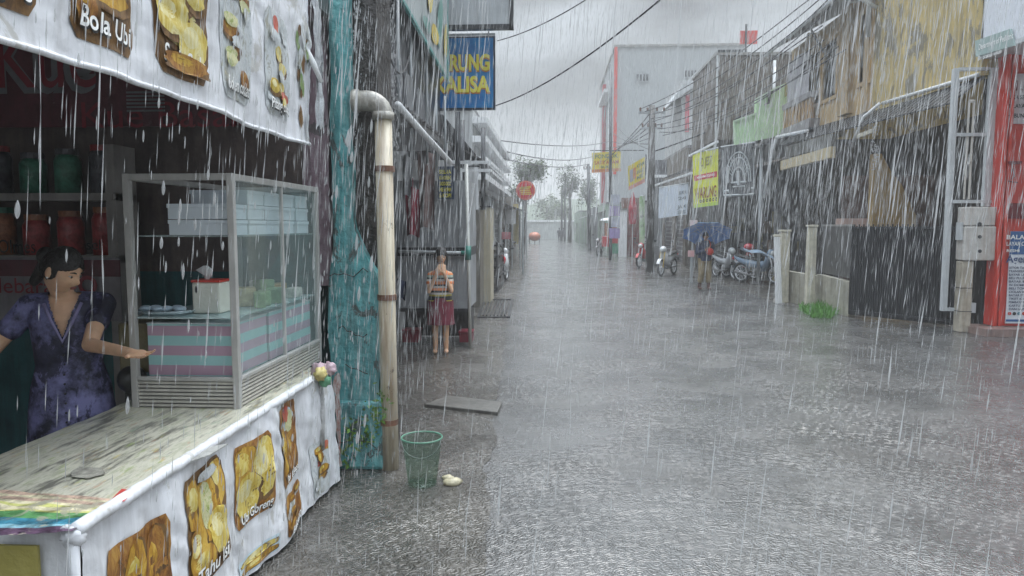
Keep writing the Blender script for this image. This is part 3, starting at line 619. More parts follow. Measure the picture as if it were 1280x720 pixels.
# crumpled plastic bouquet at far end of counter
kn = thing('plastic_knot', 'crumpled pink and green plastic bundle tied at far counter end', 'plastic bundle', atX(398,466,-1.47))
c = atX(399,466,-1.46); pk = [M('pink_grey_plastic',(.5,.36,.40),.3,.3,20), M('green_plastic',(.15,.38,.22),.3,.3,20), M('yellow_petal',(.6,.5,.2),.4,.3,20)]
for k, (dx, dz, s_, mi, n_) in enumerate([(.0,.01,.05,0,'crumple'),(-.04,0,.04,2,'crumple'),(-.01,-.05,.035,1,'crumple'),(.03,.02,.04,0,'crumple')]):
    b = MB(); b.ball(c+Vector((.02*k,dx,dz)), s_, 18, 12, fn=lambda d, s_=s_, k=k: Vector(d)*s_*(1+.6*nz(d.x*3+k,d.y*3,d.z*3))); b.build(n_, pk[mi], kn, smooth=True)
b = MB(); b.tube([c+Vector((0,0,-.03)), c+Vector((.01,.02,-.13)), c+Vector((0,.03,-.25)), c+Vector((0,.03,-.5))], [.018,.01,.022,.015], 8); b.build('hanging_tail', M('grey_wet_plastic2',(.45,.45,.45),.3,.4,20), kn, smooth=True)
b = MB(); b.grid(lambda u, v: (-1.47+.03*nz(u*4,v*5), 4.75+.1*u+.02*nz(v*6,1), .08+.66*v), 8, 30); b.build('hanging_sheet', M('patterned_wet_cloth',(.35,.33,.32),.4,.6,22,col2=(.25,.12,.1),contrast=.1), kn, smooth=True)
# ------------------------------------------------------------------ painted pillar, pipe
pl = thing('painted_pillar', 'battered pillar with peeling turquoise and dusty pink paint', 'pillar', (-1.45,5.2,0))
def pillar_mat():
    m = bpy.data.materials.new('peeling_turquoise_pink'); m.use_nodes = True
    nt = m.node_tree; N = nt.nodes; L = nt.links; bs = N['Principled BSDF']; bs.inputs['Roughness'].default_value = .4
    tc = N.new('ShaderNodeTexCoord'); sx = N.new('ShaderNodeSeparateXYZ'); L.new(tc.outputs['Object'], sx.inputs[0])
    mp = N.new('ShaderNodeMapping'); mp.inputs['Scale'].default_value = (5,5,1.2); L.new(tc.outputs['Object'], mp.inputs['Vector'])
    n = N.new('ShaderNodeTexNoise'); n.inputs['Scale'].default_value = 2; n.inputs['Detail'].default_value = 7; L.new(mp.outputs[0], n.inputs['Vector'])
    ad = N.new('ShaderNodeMath'); ad.operation = 'MULTIPLY_ADD'; ad.inputs[1].default_value = .10; L.new(n.outputs['Fac'], ad.inputs[0]); L.new(sx.outputs['X'], ad.inputs[2])
    cr = N.new('ShaderNodeValToRGB'); e = cr.color_ramp.elements
    mr = N.new('ShaderNodeMapRange'); mr.inputs[1].default_value = -.3; mr.inputs[2].default_value = .4; L.new(ad.outputs[0], mr.inputs[0])
    e[0].position = 0; e[0].color = (.33,.25,.28,1); e[1].position = .30; e[1].color = (.30,.22,.26,1)
    for p_, c in ((.315,(.03,.25,.25,1)),(.40,(.06,.42,.42,1)),(.50,(.10,.50,.50,1)),(.535,(.24,.32,.30,1)),(.56,(.07,.055,.05,1)),(.64,(.18,.13,.10,1)),(.72,(.05,.045,.04,1))): k = e.new(p_); k.color = c
    L.new(mr.outputs[0], cr.inputs[0])
    n3 = N.new('ShaderNodeTexNoise'); n3.inputs['Scale'].default_value = 9; n3.inputs['Detail'].default_value = 9; n3.inputs['Roughness'].default_value = .75; L.new(mp.outputs[0], n3.inputs['Vector'])
    r2 = N.new('ShaderNodeMapRange'); r2.inputs[1].default_value = .56; r2.inputs[2].default_value = .68; r2.inputs[4].default_value = .75; L.new(n3.outputs['Fac'], r2.inputs[0])
    x = N.new('ShaderNodeMix'); x.data_type = 'RGBA'; L.new(r2.outputs[0], x.inputs['Factor']); L.new(cr.outputs[0], x.inputs['A']); x.inputs['B'].default_value = (.06,.06,.06,1)
    L.new(x.outputs['Result'], bs.inputs['Base Color'])
    bp = N.new('ShaderNodeBump'); bp.inputs['Strength'].default_value = .6; bp.inputs['Distance'].default_value = .03; L.new(n3.outputs['Fac'], bp.inputs['Height']); L.new(bp.outputs[0], bs.inputs['Normal'])
    return m
turq = M('turquoise_peeling',(.05,.25,.27),.4,.22,6,.8,(.07,.10,.10),bump=.6,bscale=14,col2=(.18,.44,.44),peel=((.07,.065,.06),.56,5))
pinkp = M('dusty_pink_peeling',(.30,.20,.24),.45,.2,4,.6,(.12,.10,.11),peel=((.14,.13,.13),.57,4),col2=(.46,.36,.40),bump=.3,bscale=14)
grimy = M('grimy_brown_render',(.028,.024,.022),.45,.6,7,.4,(.09,.075,.065),bump=.5,peel=((.20,.13,.09),.63,4))
def rough_col(xl, xr, y0, y1, z0, z1, nu, nv, amp, seed, tl=0, tr=0):
    """vertical slab with uneven edges; xl/xr functions of z"""
    b = MB(); secs = []
    for j in range(nv+1):
        z = z0+(z1-z0)*j/nv; a = xl(z)+amp*nz(seed,z*2.3); c = xr(z)+amp*nz(seed+5,z*2.7)
        secs.append([(a,y1,z),(a,y0+amp*.5*nz(seed+1,z*3),z),((a+c)/2,y0-.01+amp*.5*nz(seed+2,z*3),z),(c,y0+amp*.5*nz(seed+3,z*3),z),(c,y1,z)])
    vs = [p_ for s_ in secs for p_ in s_]; n = 5
    fs = [(j*n+k, j*n+k+1, (j+1)*n+k+1, (j+1)*n+k) for j in range(nv) for k in range(n-1)]+[(j*n+4, j*n, (j+1)*n, (j+1)*n+4) for j in range(nv)]
    fs += [tuple(range(n))[::-1], tuple(range(nv*n, nv*n+n))]
    b.add(vs, fs); return b
fx = lambda px, Y: atY(px, 283, Y).x
rough_col(lambda z: fx(384,5.2), lambda z: fx(416,5.2)+(.0 if z > 1.3 else -.02), 5.14, 5.4, 1.32, 4.2, 1, 60, .015, 3).build('pink_face', pinkp, pl, smooth=False)
rough_col(lambda z: fx(419,5.1)-.045*max(0,min(1,(1.6-z)/.3)), lambda z: fx(443,5.1)+.165*max(0,min(1,(1.75-z)/.35)), 5.05, 5.15, 0, 4.2, 1, 80, .035, 9).build('turquoise_face', turq, pl, smooth=False)
rough_col(lambda z: fx(420,5.2), lambda z: fx(476,5.2)+.03*max(0,1.2-z), 5.16, 5.6, 0, 4.3, 1, 70, .04, 21).build('bare_render_edge', grimy, pl, smooth=False)
rough_col(lambda z: fx(388,5.3), lambda z: fx(412,5.3), 5.25, 5.4, 0, 1.32, 1, 20, .01, 31).build('dark_base', M('dark_teal_grime',(.025,.07,.065),.5,.4,8,.4), pl)
b = MB(); c0, c1 = fx(411,5.0), fx(476,5.0); b.box(c0,c1,4.98,5.3,0,.5); b.build('plinth', turq, pl, bevel=.03)
# pillar crack lines and chips
b = MB(); rr = random.Random(3)
for (px, py, n_, dx) in ((412,345,9,6),(424,410,8,5),(432,455,5,7),(414,548,9,7)):
    pts = []; x, y = px, py
    for k in range(n_): pts.append(atY(x, y, 5.02 if py < 500 else 4.965)); x += dx; y += rr.uniform(-6,7)
    b.tube(pts, .004, 5)
b.build('crack', inkk, pl)
# weeds on the pillar
b = MB(); rr = random.Random(8)
for (px, py, n_) in ((470,520,60),(440,540,50),(462,545,40),(432,575,30),(478,500,25)):
    c = atY(px, py, 5.0)
    for k in range(n_):
        p_ = c+Vector((rr.gauss(0,.035),rr.uniform(-.08,.02),rr.gauss(0,.06))); a = Vector((rr.uniform(-1,1),rr.uniform(-1,0),rr.uniform(-.3,1))).normalized(); d_ = a.cross(Vector((0,1,.3))).normalized(); l = rr.uniform(.015,.035)
        b.add([p_-a*l,p_+d_*l*.4,p_+a*l,p_-d_*l*.4],[(0,1,2,3)])
    b.tube([c+Vector((0,.03,-.12)),c+Vector((.01,0,0)),c+Vector((-.01,-.03,.08))],.004,5)
b.build('weed', M('weed_green',(.16,.30,.06),.5,.5,30,bump=0), label='small green weeds sprouting from foot of the turquoise pillar', cat='weed')
# downpipe
dp = thing('drain_pipe', 'cream drain pipe with grey elbow beside the turquoise pillar', 'pipe', (-1.28,5.35,0))
pcr = M('cream_pvc',(.60,.54,.42),.35,.15,3,.75,(.20,.12,.06),bump=.08,peel=((.10,.07,.045),.60,6)); pgr = M('grey_wet_pvc',(.36,.34,.30),.35,.4,10,.5,(.12,.1,.09))
PY = 5.03; px_ = fx(481,PY); zt = atY(480,146,PY).z
b = MB(); b.tube([(px_+.015,PY,0),(px_+.01,PY,.9),(px_,PY,zt)], [.062,.06,.06], 18); b.build('vertical_pipe', pcr, dp, smooth=True)
b = MB()
for z_ in (.35,1.25,2.15): b.tube([(px_+.008,PY,z_-.02),(px_+.008,PY,z_+.02)], .068, 18); b.box(px_-.01,px_+.02,PY,PY+.14,z_-.015,z_+.015)
b.build_each('bracket', M('rusty_bracket',(.16,.08,.05),.5,.4,12), dp)
b = MB(); e = []
for k in range(9):
    a = k/8*PI/2; e.append((px_-.11+.11*math.cos(a), PY, zt+.11*math.sin(a)))
b.tube(e+[(px_-.2,PY,zt+.11)], .07, 18); b.tube([(px_,PY,zt-.02),(px_,PY,zt+.03)], .076, 18); b.tube([(px_-.17,PY,zt+.11),(px_-.21,PY,zt+.11)], .08, 18); b.build('elbow', pgr, dp, smooth=True)
# bucket
bk = thing('plastic_bucket', 'green translucent plastic bucket standing in flood water', 'bucket', atZ(528,606))
c = atZ(528,606); c = Vector((c.x,c.y,0)); gb = glass('green_plastic_bucket',(.14,.34,.22),.07,.2,.08)
b = MB(); b.loft([((c.x,c.y,.0),.095,.095,None),((c.x,c.y,.33),.135,.135,None)],28,cap=False); b.loft([((c.x,c.y,.01),.093,.093,None),((c.x,c.y,.33),.132,.132,None)],28,cap=False); b.loft([((c.x,c.y,.003),.093,.093,None),((c.x,c.y,.012),.093,.093,None)],28); b.build('pail', gb, bk, smooth=True)
b = MB(); b.tube([(c.x+.137*math.cos(t*PI/14),c.y+.137*math.sin(t*PI/14),.33) for t in range(29)], .006, 6); b.build('rim', M('green_rim',(.10,.24,.17),.3,.1), bk, smooth=True)
b = MB(); b.tube([(c.x+.135*math.cos(t*PI/10),c.y-.03-.10*math.sin(t*PI/10)*.5,.33-.12*math.sin(t*PI/10)) for t in range(11)], .002, 5); b.build('handle', graym, bk, smooth=True)
# ------------------------------------------------------------------ left shop row
L1 = thing('shop_building', 'dark dripping two storey shop just beyond the turquoise pillar', 'building', (-3,8,0))
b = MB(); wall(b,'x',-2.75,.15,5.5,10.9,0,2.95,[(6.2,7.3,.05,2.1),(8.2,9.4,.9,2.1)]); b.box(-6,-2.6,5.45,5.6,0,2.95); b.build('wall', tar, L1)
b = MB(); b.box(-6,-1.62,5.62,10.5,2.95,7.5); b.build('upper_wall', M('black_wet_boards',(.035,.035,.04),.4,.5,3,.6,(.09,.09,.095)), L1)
b = MB(); b.box(-2.7,-1.5,5.62,10.7,2.86,2.93); 
for k in range(26): b.box(-2.7,-1.46,5.62+k*.195,5.70+k*.195,2.931,2.955)
b.build('awning', tinroof, L1)
b = MB(); b.tube([atY(497,131,6.6), atY(530,168,8.0), atY(563,203,9.9)], .035, 8); b.build('gutter', white, L1, smooth=True)
b = MB(); b.box(-2.68,-2.66,6.2,7.3,.05,2.1); b.build('door', M('dark_maroon_door',(.12,.06,.06),.5,.4,5,.4), L1)
b = MB(); b.box(-2.67,-2.65,8.2,9.4,.9,2.1); b.build('window', glassd, L1)
b = MB()
for px, py0, py1, Y in ((497,0,160,7.0),(513,20,200,8.2),(533,60,205,9),(545,110,215,9.6),(556,120,215,9.9)):
    b.tube([atY(px,py0,Y), atY(px+1,py1,Y)], .018, 6)
b.build_each('post', graym, L1, smooth=True)
b = MB()
for i, (px, py, w_, h_) in enumerate([(455,40,9,60),(466,30,12,90),(480,60,10,50),(492,70,8,60),(505,90,9,55),(520,110,10,60)]):
    a = atX(px, py, -1.61); c = atX(px+w_, py+h_, -1.61); b.box(-1.62,-1.585,a.y,c.y,c.z,a.z)
b.build_each('panel_strip', M('grey_strip',(.14,.14,.15),.4,.4,5,.5,(.3,.3,.3)), L1)
# hanging goods in its recess
hg = [('hanging_shirt','maroon cloth hanging in the recess behind the drain pipe',(.22,.03,.05),516,235,20,60,8.6),('hanging_shirt','brown patterned cloth hanging beside the maroon cloth',(.20,.14,.13),533,190,22,95,9.2),('hanging_bag','dark blue bag hanging low on the grey cabinet side',(.03,.04,.08),501,350,14,24,9.4),('hanging_shirt','grey white cloth strip hanging high near the pipe elbow',(.34,.34,.35),508,195,13,50,8.0)]
for n_, l_, c_, px, py, w_, h_, Y in hg:
    a = atY(px,py,Y); s_ = Y/900; b = MB(); b.grid(lambda u, v: (a.x+w_*s_*(u-.5)*(1-.15*v), a.y+.03*math.sin(u*9+v*2), a.z-h_*s_*v+.02*math.sin(u*5)), 14, 14)
    b.tube([(a.x,a.y,a.z),(a.x,a.y,a.z+.12)],.006,5); b.build(n_, M('cloth_'+str(px), c_, .6,.4,9,.3), label=l_, cat='hanging cloth' if 'shirt' in n_ else 'bag')
# slanting printed banner on upper facade
ub = thing('upper_banner', 'faded yellow and green printed banner along upper left shopfront', 'banner', (-1.5,8.6,3.8))
um = [M('faded_banner',(.42,.45,.45),.4,.25,1.2,.4,(.2,.25,.22)), yel, M('faded_green_print',(.16,.32,.28),.4,.3,6)]
def D4(y, z): return .02*nz(y*1.5,z*2)
y0, y1 = 6.9, 10.45
b = MB(); b.grid(lambda u, v: (-1.5+D4(y0+(y1-y0)*u,v), y0+(y1-y0)*u, 4.0-.18*u+1.5*v), 40, 20); b.build('cloth', um[0], ub, smooth=True)
b = MB()
for k, (y_, z_, w_, h_, m_) in enumerate([(8.0,4.7,.5,.5,1),(8.9,4.6,.4,.6,1),(9.6,4.4,.4,.7,2),(9.2,4.15,.5,.25,1),(7.6,4.3,.5,.3,2),(8.6,4.1,.6,.15,2),(10.1,4.3,.3,.5,1)]): patch(b,y_,z_,w_,h_,.02+.002*k,shape='ellipse',m=m_,dfn=D4,X=-1.5,tilt=.3)
b.build('print', um, ub, smooth=True)
b = MB(); b.bar((-1.49,y0,3.99),(-1.49,y1,3.80),.035,m=0); b.bar((-1.5,y1,3.8),(-1.5,y1,5.3),.03); b.build('frame', M('teal_frame',(.10,.30,.28),.4,.3), ub)
# blue hanging sign
bs_ = thing('hanging_sign', 'blue hanging sign with yellow lettering WARUNG KALISA', 'sign', (-1.4,11,3.5))
x0,x1,z0,z1 = rect_px(527,45,619,138,11.0)
MB().box(x0,x1,10.99,11.05,z0,z1).build('frame', M('black_frame',(.04,.05,.07),.4), bs_)
blu = bands('blue_sign_gradient',2,[(0,(.02,.06,.22)),(.22,(.03,.16,.42)),(.42,(.03,.30,.55)),(.62,(.03,.22,.50)),(.8,(.02,.10,.32)),(.95,(.02,.05,.18))],.3,1/(z1-z0)*1.0,False,.02)
# object coord z is relative to root 3.5
MB().box(x0+.03,x1-.03,10.975,10.989,z0+.03,z1-.03).build('panel', M('blue_panel',(.02,.09,.34),.3,.3,2,.15,(.02,.25,.45),col2=(.02,.26,.52),bump=0), bs_)
yl = M('yellow_letters',(.75,.68,.08),.4,.2,3,bump=0); ylo = M('orange_outline',(.5,.2,.04),.4,.1,bump=0)
for txt, pxl, pyb, w_ in (('WARUNG',531,88,81),('KALISA',543,115,68)):
    for mt, dz, off_ in ((ylo,.012,.065),(yl,0,.035)):
        p_ = atY(pxl,pyb,10.97); b = MB(); lettering(b, txt, lambda u,v: (p_.x+u+dz, 10.971-(0 if dz else .004), p_.z+v-dz), .32, width=w_*11/900, offset=off_); b.build('lettering', mt, bs_)
p_ = atY(548,61,10.97)
b = MB(); b.bar((x0,11.02,z1+.03),(x1,11.02,z1+.03),.03); b.bar((x1-.1,11.02,z1),(x1-.1,11.02,z1+.25),.02); b.build('bracket', graym, bs_)
# grey panel above it
gs = thing('sign_back_panel', 'weathered grey sign panel seen from behind above the blue sign', 'sign', (-1.2,10.6,4.6))
x0,x1,z0,z1 = rect_px(553,-60,642,38,10.6)
MB().box(x0+.05,x1-.05,10.6,10.63,z0+.06,z1).build('panel', M('pale_weathered_panel',(.42,.44,.46),.5,.15,3,.5,(.25,.25,.25)), gs)
b = MB(); b.box(x0,x1,10.57,10.66,z0,z0+.07); b.box(x0,x0+.06,10.57,10.66,z0,z1); b.box(x1-.06,x1,10.57,10.66,z0,z1); b.build('frame', darkm, gs)
# grey metal cabinet stall behind girl
cb = thing('metal_stall_cabinet', 'grey sheet metal stall cabinet behind the girl in the striped shirt', 'stall', (-1.7,10.5,0))
x0,x1,_,_ = rect_px(497,300,586,310,10.4); zz1 = atY(500,226,10.4).z; zr0, zr1 = atY(500,320,10.4).z, atY(500,309,10.4).z; zb_ = atY(500,385,10.4).z
gpan = M('grey_sheet_metal',(.30,.31,.32),.35,.2,2.2,.5,(.16,.16,.17))
MB().box(x0,x1,10.4,11.4,zr1,zz1).build('upper_panel', gpan, cb); MB().box(x0,x1,10.42,11.4,zb_,zr0).build('lower_panel', gpan, cb)
b = MB(); b.box(x0,x1,10.36,11.4,zr0+.001,zr1-.001); b.box(x0,x1,10.37,10.419,zb_-.05,zb_-.001); b.build('rail', darkm, cb)
b = MB(); b.box(x0+.05,x1-.03,10.6,11.3,.12,zb_-.06); b.build('dark_base', tar, cb)
b = MB(); 
for k in range(5): b.box(x0+.1+k*.2, x0+.105+k*.2, 10.39, 10.4, zr1+.02, zz1-.02)
b.build('seam', darkm, cb)
for i, (px0, px1, py0, py1) in enumerate([(503,523,412,428),(574,590,414,428)]):
    a = atY(px0,py1,10.3); c = atY(px1,py0,10.3)
    b = MB(); b.box(a.x,c.x,10.3,10.55,max(.02,a.z),c.z); b.box(a.x-.01,c.x+.01,10.29,10.56,c.z-.03,c.z+.001); b.build('red_crate', M('red_plastic_%d'%i,(.17,.02,.035),.35,.2,8), label=['red plastic crate under the grey cabinet, left of the girl','red plastic crate under the grey cabinet, right of the girl'][i], cat='crate', bevel=.006)
pp = thing('canopy_pole', 'slim white canopy pole with green joint beside the girl', 'pole', (-1.2,10.2,0))
a = atY(583,205,10.2); c = atZ(591,431)
b = MB(); b.tube([a,(c.x,10.2,0)],.024,10); b.build('shaft', M('cream_white_pole',(.62,.62,.58),.35,.1,3,.3), pp, smooth=True)
j = atY(585,316,10.2); b = MB(); b.tube([j-Vector((0,0,.1)),j+Vector((0,0,.1))],.045,12); b.tube([j-Vector((.1,0,0)),j],.03,10); b.build('joint', M('green_joint',(.06,.22,.18),.4), pp, smooth=True)
b = MB(); b.tube([j-Vector((1.0,0,-.02)),j-Vector((.05,0,0))],.02,8); b.build('crossbar', lightm, pp, smooth=True)
# small sign with yellow text
ss = thing('menu_sign', 'small dark blue menu board with yellow handwriting', 'sign', (-1.55,10.3,2.2))
x0,x1,z0,z1 = rect_px(547,208,567,249,10.3)
MB().box(x0,x1,10.3,10.33,z0,z1).build('board', M('dark_navy_board',(.02,.035,.07),.4,.3,9), ss)
for k, t_ in enumerate(['SEDIA','AYAM GORENG','GADO-GADO','MIE AYAM','& KOPI']):
    p_ = atY(549,217+k*7.4,10.29); b = MB(); lettering(b, t_, lambda u,v: (p_.x+u,10.294,p_.z+v), .075, width=.17, offset=.02); b.build('lettering', yl, ss)
for i, (a0,a1,b0,b1,Y) in enumerate([(568,578,210,250,12),(583,598,209,262,12.4)]):
    x0,x1,z0,z1 = rect_px(a0,b0,a1,b1,Y); t = thing('hanging_sheet', ['narrow white sheet hanging left of canopy pole under white beam','wider white sheet hanging above the tall beige board'][i], 'sheet', (x0,Y,z0))
    MB().grid(lambda u,v: (x0+(x1-x0)*u, Y+.02*math.sin(u*6), z0+(z1-z0)*v), 10,4).build('cloth', white, t, smooth=True); MB().box(x0-.02,x1+.02,Y-.015,Y+.015,z1,z1+.03).build('rod', darkm, t)
wbm = thing('canopy_beams', 'white canopy beams over the path beyond the blue sign', 'canopy', (-1.6,12.2,2.7))
b = MB()
for py in (203,213): p_=atY(566,py,12.2); q_=atY(612,py,12.2); b.bar(p_,q_,.05)
for py in (203,213): p_=atY(612,py,12.2); b.bar(p_,atY(628,py+14,16.5),.05)
b.build_each('beam', white, wbm)
b = MB(); 
for px, Y, p0, p1 in ((578,12.3,150,300),(604,13,160,262),(572,10.9,140,240)): b.tube([atY(px,p0,Y),atY(px,p1,Y)],.04,8)
b.build_each('post', darkm, wbm, smooth=True)
lt = thing('lean_to_roof', 'dark corrugated lean-to roof over the left shopfront', 'roof', (-1.8,13,3))
b = MB(); P0, P1, P2, P3 = atY(556,152,13.0), atY(602,150,13.0), atY(614,205,13.0), atY(566,200,13.0)
q0 = Vector((-2.6,12.8,3.75)); 
for k in range(22):
    y = 12.6+k*.16; b.bar((-2.7,y,3.7),(-1.22,y,2.9),.09,.03)
b.build('corrugated_sheet', tinroof, lt)
MB().slab([(-2.6,12.58,2.9),(-1.25,12.58,2.9),(-1.9,12.58,3.68),(-2.6,12.58,3.68)],.03,(0,1,0)).build('gable', tar, lt)
# boards
for i, (a0,a1,b0,b1,Y,mt,lab) in enumerate([(584,600,262,376,15.6,M('grey_brown_board',(.22,.20,.17),.5,.25,5,.4),'narrow grey brown upright board left of the beige board'),(601,613,259,378,16.4,M('beige_board',(.50,.45,.34),.5,.15,3,.4,(.25,.22,.16)),'tall beige upright board at edge of the flooded road')]):
    x0,x1,z0,z1 = rect_px(a0,b0,a1,b1,Y); t = thing('upright_board', lab, 'board', ((x0+x1)/2,Y,0))
    MB().box(x0,x1,Y,Y+.9,0,z1).build('panel', mt, t, bevel=.01); MB().box(x0-.01,x1+.01,Y-.015,Y+.92,z1,z1+.03).build('cap_strip', darkm, t)
# generic shops along left, receding
def shopfront(name, lab, X, y0, y1, z1, side, wm, holes, aw=None, depth=5, roofm=None, parap=0, awm=None, z0=0):
    """facade on plane X; side=-1 left row (faces +x), +1 right row"""
    T = thing(name, lab, 'building', (X, (y0+y1)/2, 0)); b = MB()
    wall(b, 'x', X if side > 0 else X-.15, .15, y0, y1, z0, z1, holes)
    a, c = (X+.15, X+depth) if side > 0 else (X-depth, X-.15)
    b.box(a, c, y0, y0+.15, z0, z1); b.box(a, c, y1-.15, y1, z0, z1); b.box(a if side < 0 else c-.1, a+.1 if side < 0 else c, y0+.15, y1-.15, z0, z1); b.build('wall', wm, T)
    r = MB(); r.box(min(a,X-.15*0), max(c,X), y0-.1, y1+.1, z1+.003, z1+.1); r.build('roof', roofm or tinroof, T)
    for h in holes:
        xx = X+side*.10; kind = 'window' if h[2] > .4 else 'shutter'
        f = MB(); f.box(xx-.02,xx+.02,h[0],h[1],h[2],h[3]); o = f.build(kind, glassd if kind == 'window' else graym, T)
        if kind == 'window':
            g = MB(); w = .05; xf = X-side*.012; xs = (min(xf,xf+side*.1), max(xf,xf+side*.1))
            g.box(*xs,h[0]-w,h[0],h[2]-w,h[3]+w); g.box(*xs,h[1],h[1]+w,h[2]-w,h[3]+w); g.box(*xs,h[0],h[1],h[2]-w,h[2]); g.box(*xs,h[0],h[1],h[3],h[3]+w); g.box(*xs,(h[0]+h[1])/2-.02,(h[0]+h[1])/2+.02,h[2],h[3]); g.build('frame', white, o)
        else:
            g = MB(); n = 12; xf = X+side*.07
            for k in range(n): g.box(min(xf,xf-side*.02),max(xf,xf-side*.02),h[0],h[1],h[2]+(h[3]-h[2])*(k+.15)/n,h[2]+(h[3]-h[2])*(k+.85)/n)
            g.build('slat', darkm, o)
    if aw:
        ya, yb_, za, out, drop = aw; g = MB(); n = max(6, int((yb_-ya)/.2)); 
        for k in range(n):
            y = ya+(yb_-ya)*(k+.5)/n; g.bar((X,y,za),(X-side*out,y,za-drop),(yb_-ya)/n*.98,.025+.02*(k%2))
        g.build('awning', awm or tinroof, T)
        g = MB()
        for y in (ya+.1,yb_-.1): g.tube([(X-side*(out-.1),y,z0),(X-side*(out-.1),y,za-drop)],.03,6)
        g.build_each('post', graym, T)
    return T
pw2 = M('pale_wet_wall',(.45,.46,.46),.5,.15,1.5,.5); cw = M('cream_wet_wall',(.42,.38,.30),.5,.2,1.5,.5); gw = M('grey_wet_wall',(.22,.225,.23),.5,.25,1.5,.6); pinkw = M('faded_pink_wall',(.42,.26,.26),.5,.2,1.5,.5); greenw = M('faded_green_wall',(.26,.34,.26),.5,.2,1.5,.5)
shopfront('shop_building','low grey shop under the dark lean-to roof',-2.5,11.6,19.4,3.3,-1,gw,[(12.2,14,.05,2.2),(15,17,.9,2)],None)
s3 = shopfront('shop_building','white two storey shop with balcony rails on the left row',-2.15,19.6,31,4.9,-1,pw2,[(20.5,23,.05,2.2),(24,26,3.2,4.2),(27,29.5,.05,2.2)],(19.7,30.8,2.75,.55,.2))
b = MB(); 
for z in (3.0,3.45,4.0,4.5): b.box(-2.14,-1.75,19.4,30.8,z,z+.16)
b.build_each('balcony_rail', white, s3)
shopfront('shop_building','narrow dark shop beneath the leafy tree on the left row',-2.0,31.4,40,3.2,-1,brownw,[(32.5,35,.05,2.2),(36,38,.9,2)],(31.5,39.8,2.7,.7,.25))
shopfront('shop_building','cream shop beyond the leafy tree on the left row',-2.6,41,56,3.4,-1,cw,[(43,46,.05,2.2),(48,51,.9,2.1)],(41.2,55,2.7,.7,.25))
shopfront('shop_building','farthest low house on the left row',-3.4,57,80,3.2,-1,pw2,[(60,63,.05,2.2),(66,70,.9,2.1)],(58,78,2.6,.6,.2))
# sheets, boxes and signs leaning along left row
t = thing('tilted_tarp', 'white tilted tarp edge over the dark rack beside beige board', 'tarp', atY(612,290,19)); P = [atY(611,287,18.5), atY(626,312,19.5), atY(622,322,19.5), atY(609,300,18.5)]
MB().slab(P,.03,(-.6,.3,-.2)).build('cloth', white, t); MB().tube([P[0],P[1]],.03,6).build('pole', lightm, t)
rk = thing('dark_rack', 'dark upright rack of goods below the white tarp', 'rack', (-1.75,19.5,0))
x0,x1,z0,z1 = rect_px(611,303,622,372,19); b = MB(); b.box(x0,x1,19,21.5,.0,.08)
for k in range(5): b.box(x0,x1,19,21.5,.1+(z1-.2)*k/4,.14+(z1-.2)*k/4)
for x in (x0,x1-.04):
    for y in (19,21.46): b.box(x,x+.04,y,y+.04,.08,z1)
b.build('rack_frame', darkm, rk)
b = MB(); rr = random.Random(6)
for k in range(4):
    for i in range(8): h = rr.uniform(.12,.26); b.box(x0+.03,x1-.03,19.08+i*.3,19.3+i*.3,.145+(z1-.2)*k/4,.145+(z1-.2)*k/4+h)
b.build('goods', M('dark_goods',(.08,.075,.07),.4,.7,3), rk)
x0,x1,z0,z1 = rect_px(648,262,654,318,34)
for (n_, lab, a0,a1,b0,b1,Y,c_) in [('shop_sign','small pink sign on left row above the parked scooter',627,638,290,299,27,(.5,.18,.2)),('standing_banner','yellowish tall standing banner before the left tree',640,648,255,305,37,(.5,.42,.2)),('shop_sign','pale board sign under the round red sign',632,645,262,280,30,(.5,.5,.5))]:
    x0,x1,z0,z1 = rect_px(a0,b0,a1,b1,Y); t = thing(n_, lab, 'sign', ((x0+x1)/2,Y,z0)); MB().box(x0,x1,Y,Y+.05,z0,z1).build('panel', M('sign_'+str(a0), c_, .5,.3,3,.3), t); MB().tube([(x0,Y+.08,0),(x0,Y+.08,z1+.1)],.03,6).build('post', lightm, t)
rs = thing('round_road_sign', 'round red sign with yellow emblem on grey pole', 'road sign', atY(650,320,27)*1)
rs.location.z = 0; WL[rs] = Vector(rs.location); c = atY(657,238,27)
b = MB(); b.tube([(c.x,27,c.z),(c.x,27.04,c.z)],.36,28); b.build('disc', M('sign_red',(.55,.03,.04),.35,.1,3), rs)
b = MB(); b.tube([(c.x,26.992,c.z),(c.x,26.999,c.z)],.345,28); b.tube([(c.x,26.984,c.z),(c.x,26.991,c.z)],.315,28,m=1); b.build('rim', [M('sign_rim',(.6,.2,.12),.4), M('sign_red2',(.52,.025,.035),.35,.1,3)], rs)
b = MB(); 
for k in range(5): b.box(c.x-.22+.03*abs(k-2),c.x+.22-.02*k,26.97,26.983,c.z-.16+k*.065,c.z-.12+k*.065)
b.slab([(c.x-.26,26.97,c.z+.03),(c.x+.2,26.97,c.z+.1),(c.x+.2,26.97,c.z+.17),(c.x-.2,26.97,c.z+.12)],.01,(0,1,0)); b.build('emblem', M('emblem_yellow',(.65,.42,.06),.4), rs)
b = MB(); b.tube([(c.x-.1,27.08,0),(c.x-.1,27.08,c.z+.5)],.035,8); b.build('pole', graym, rs)
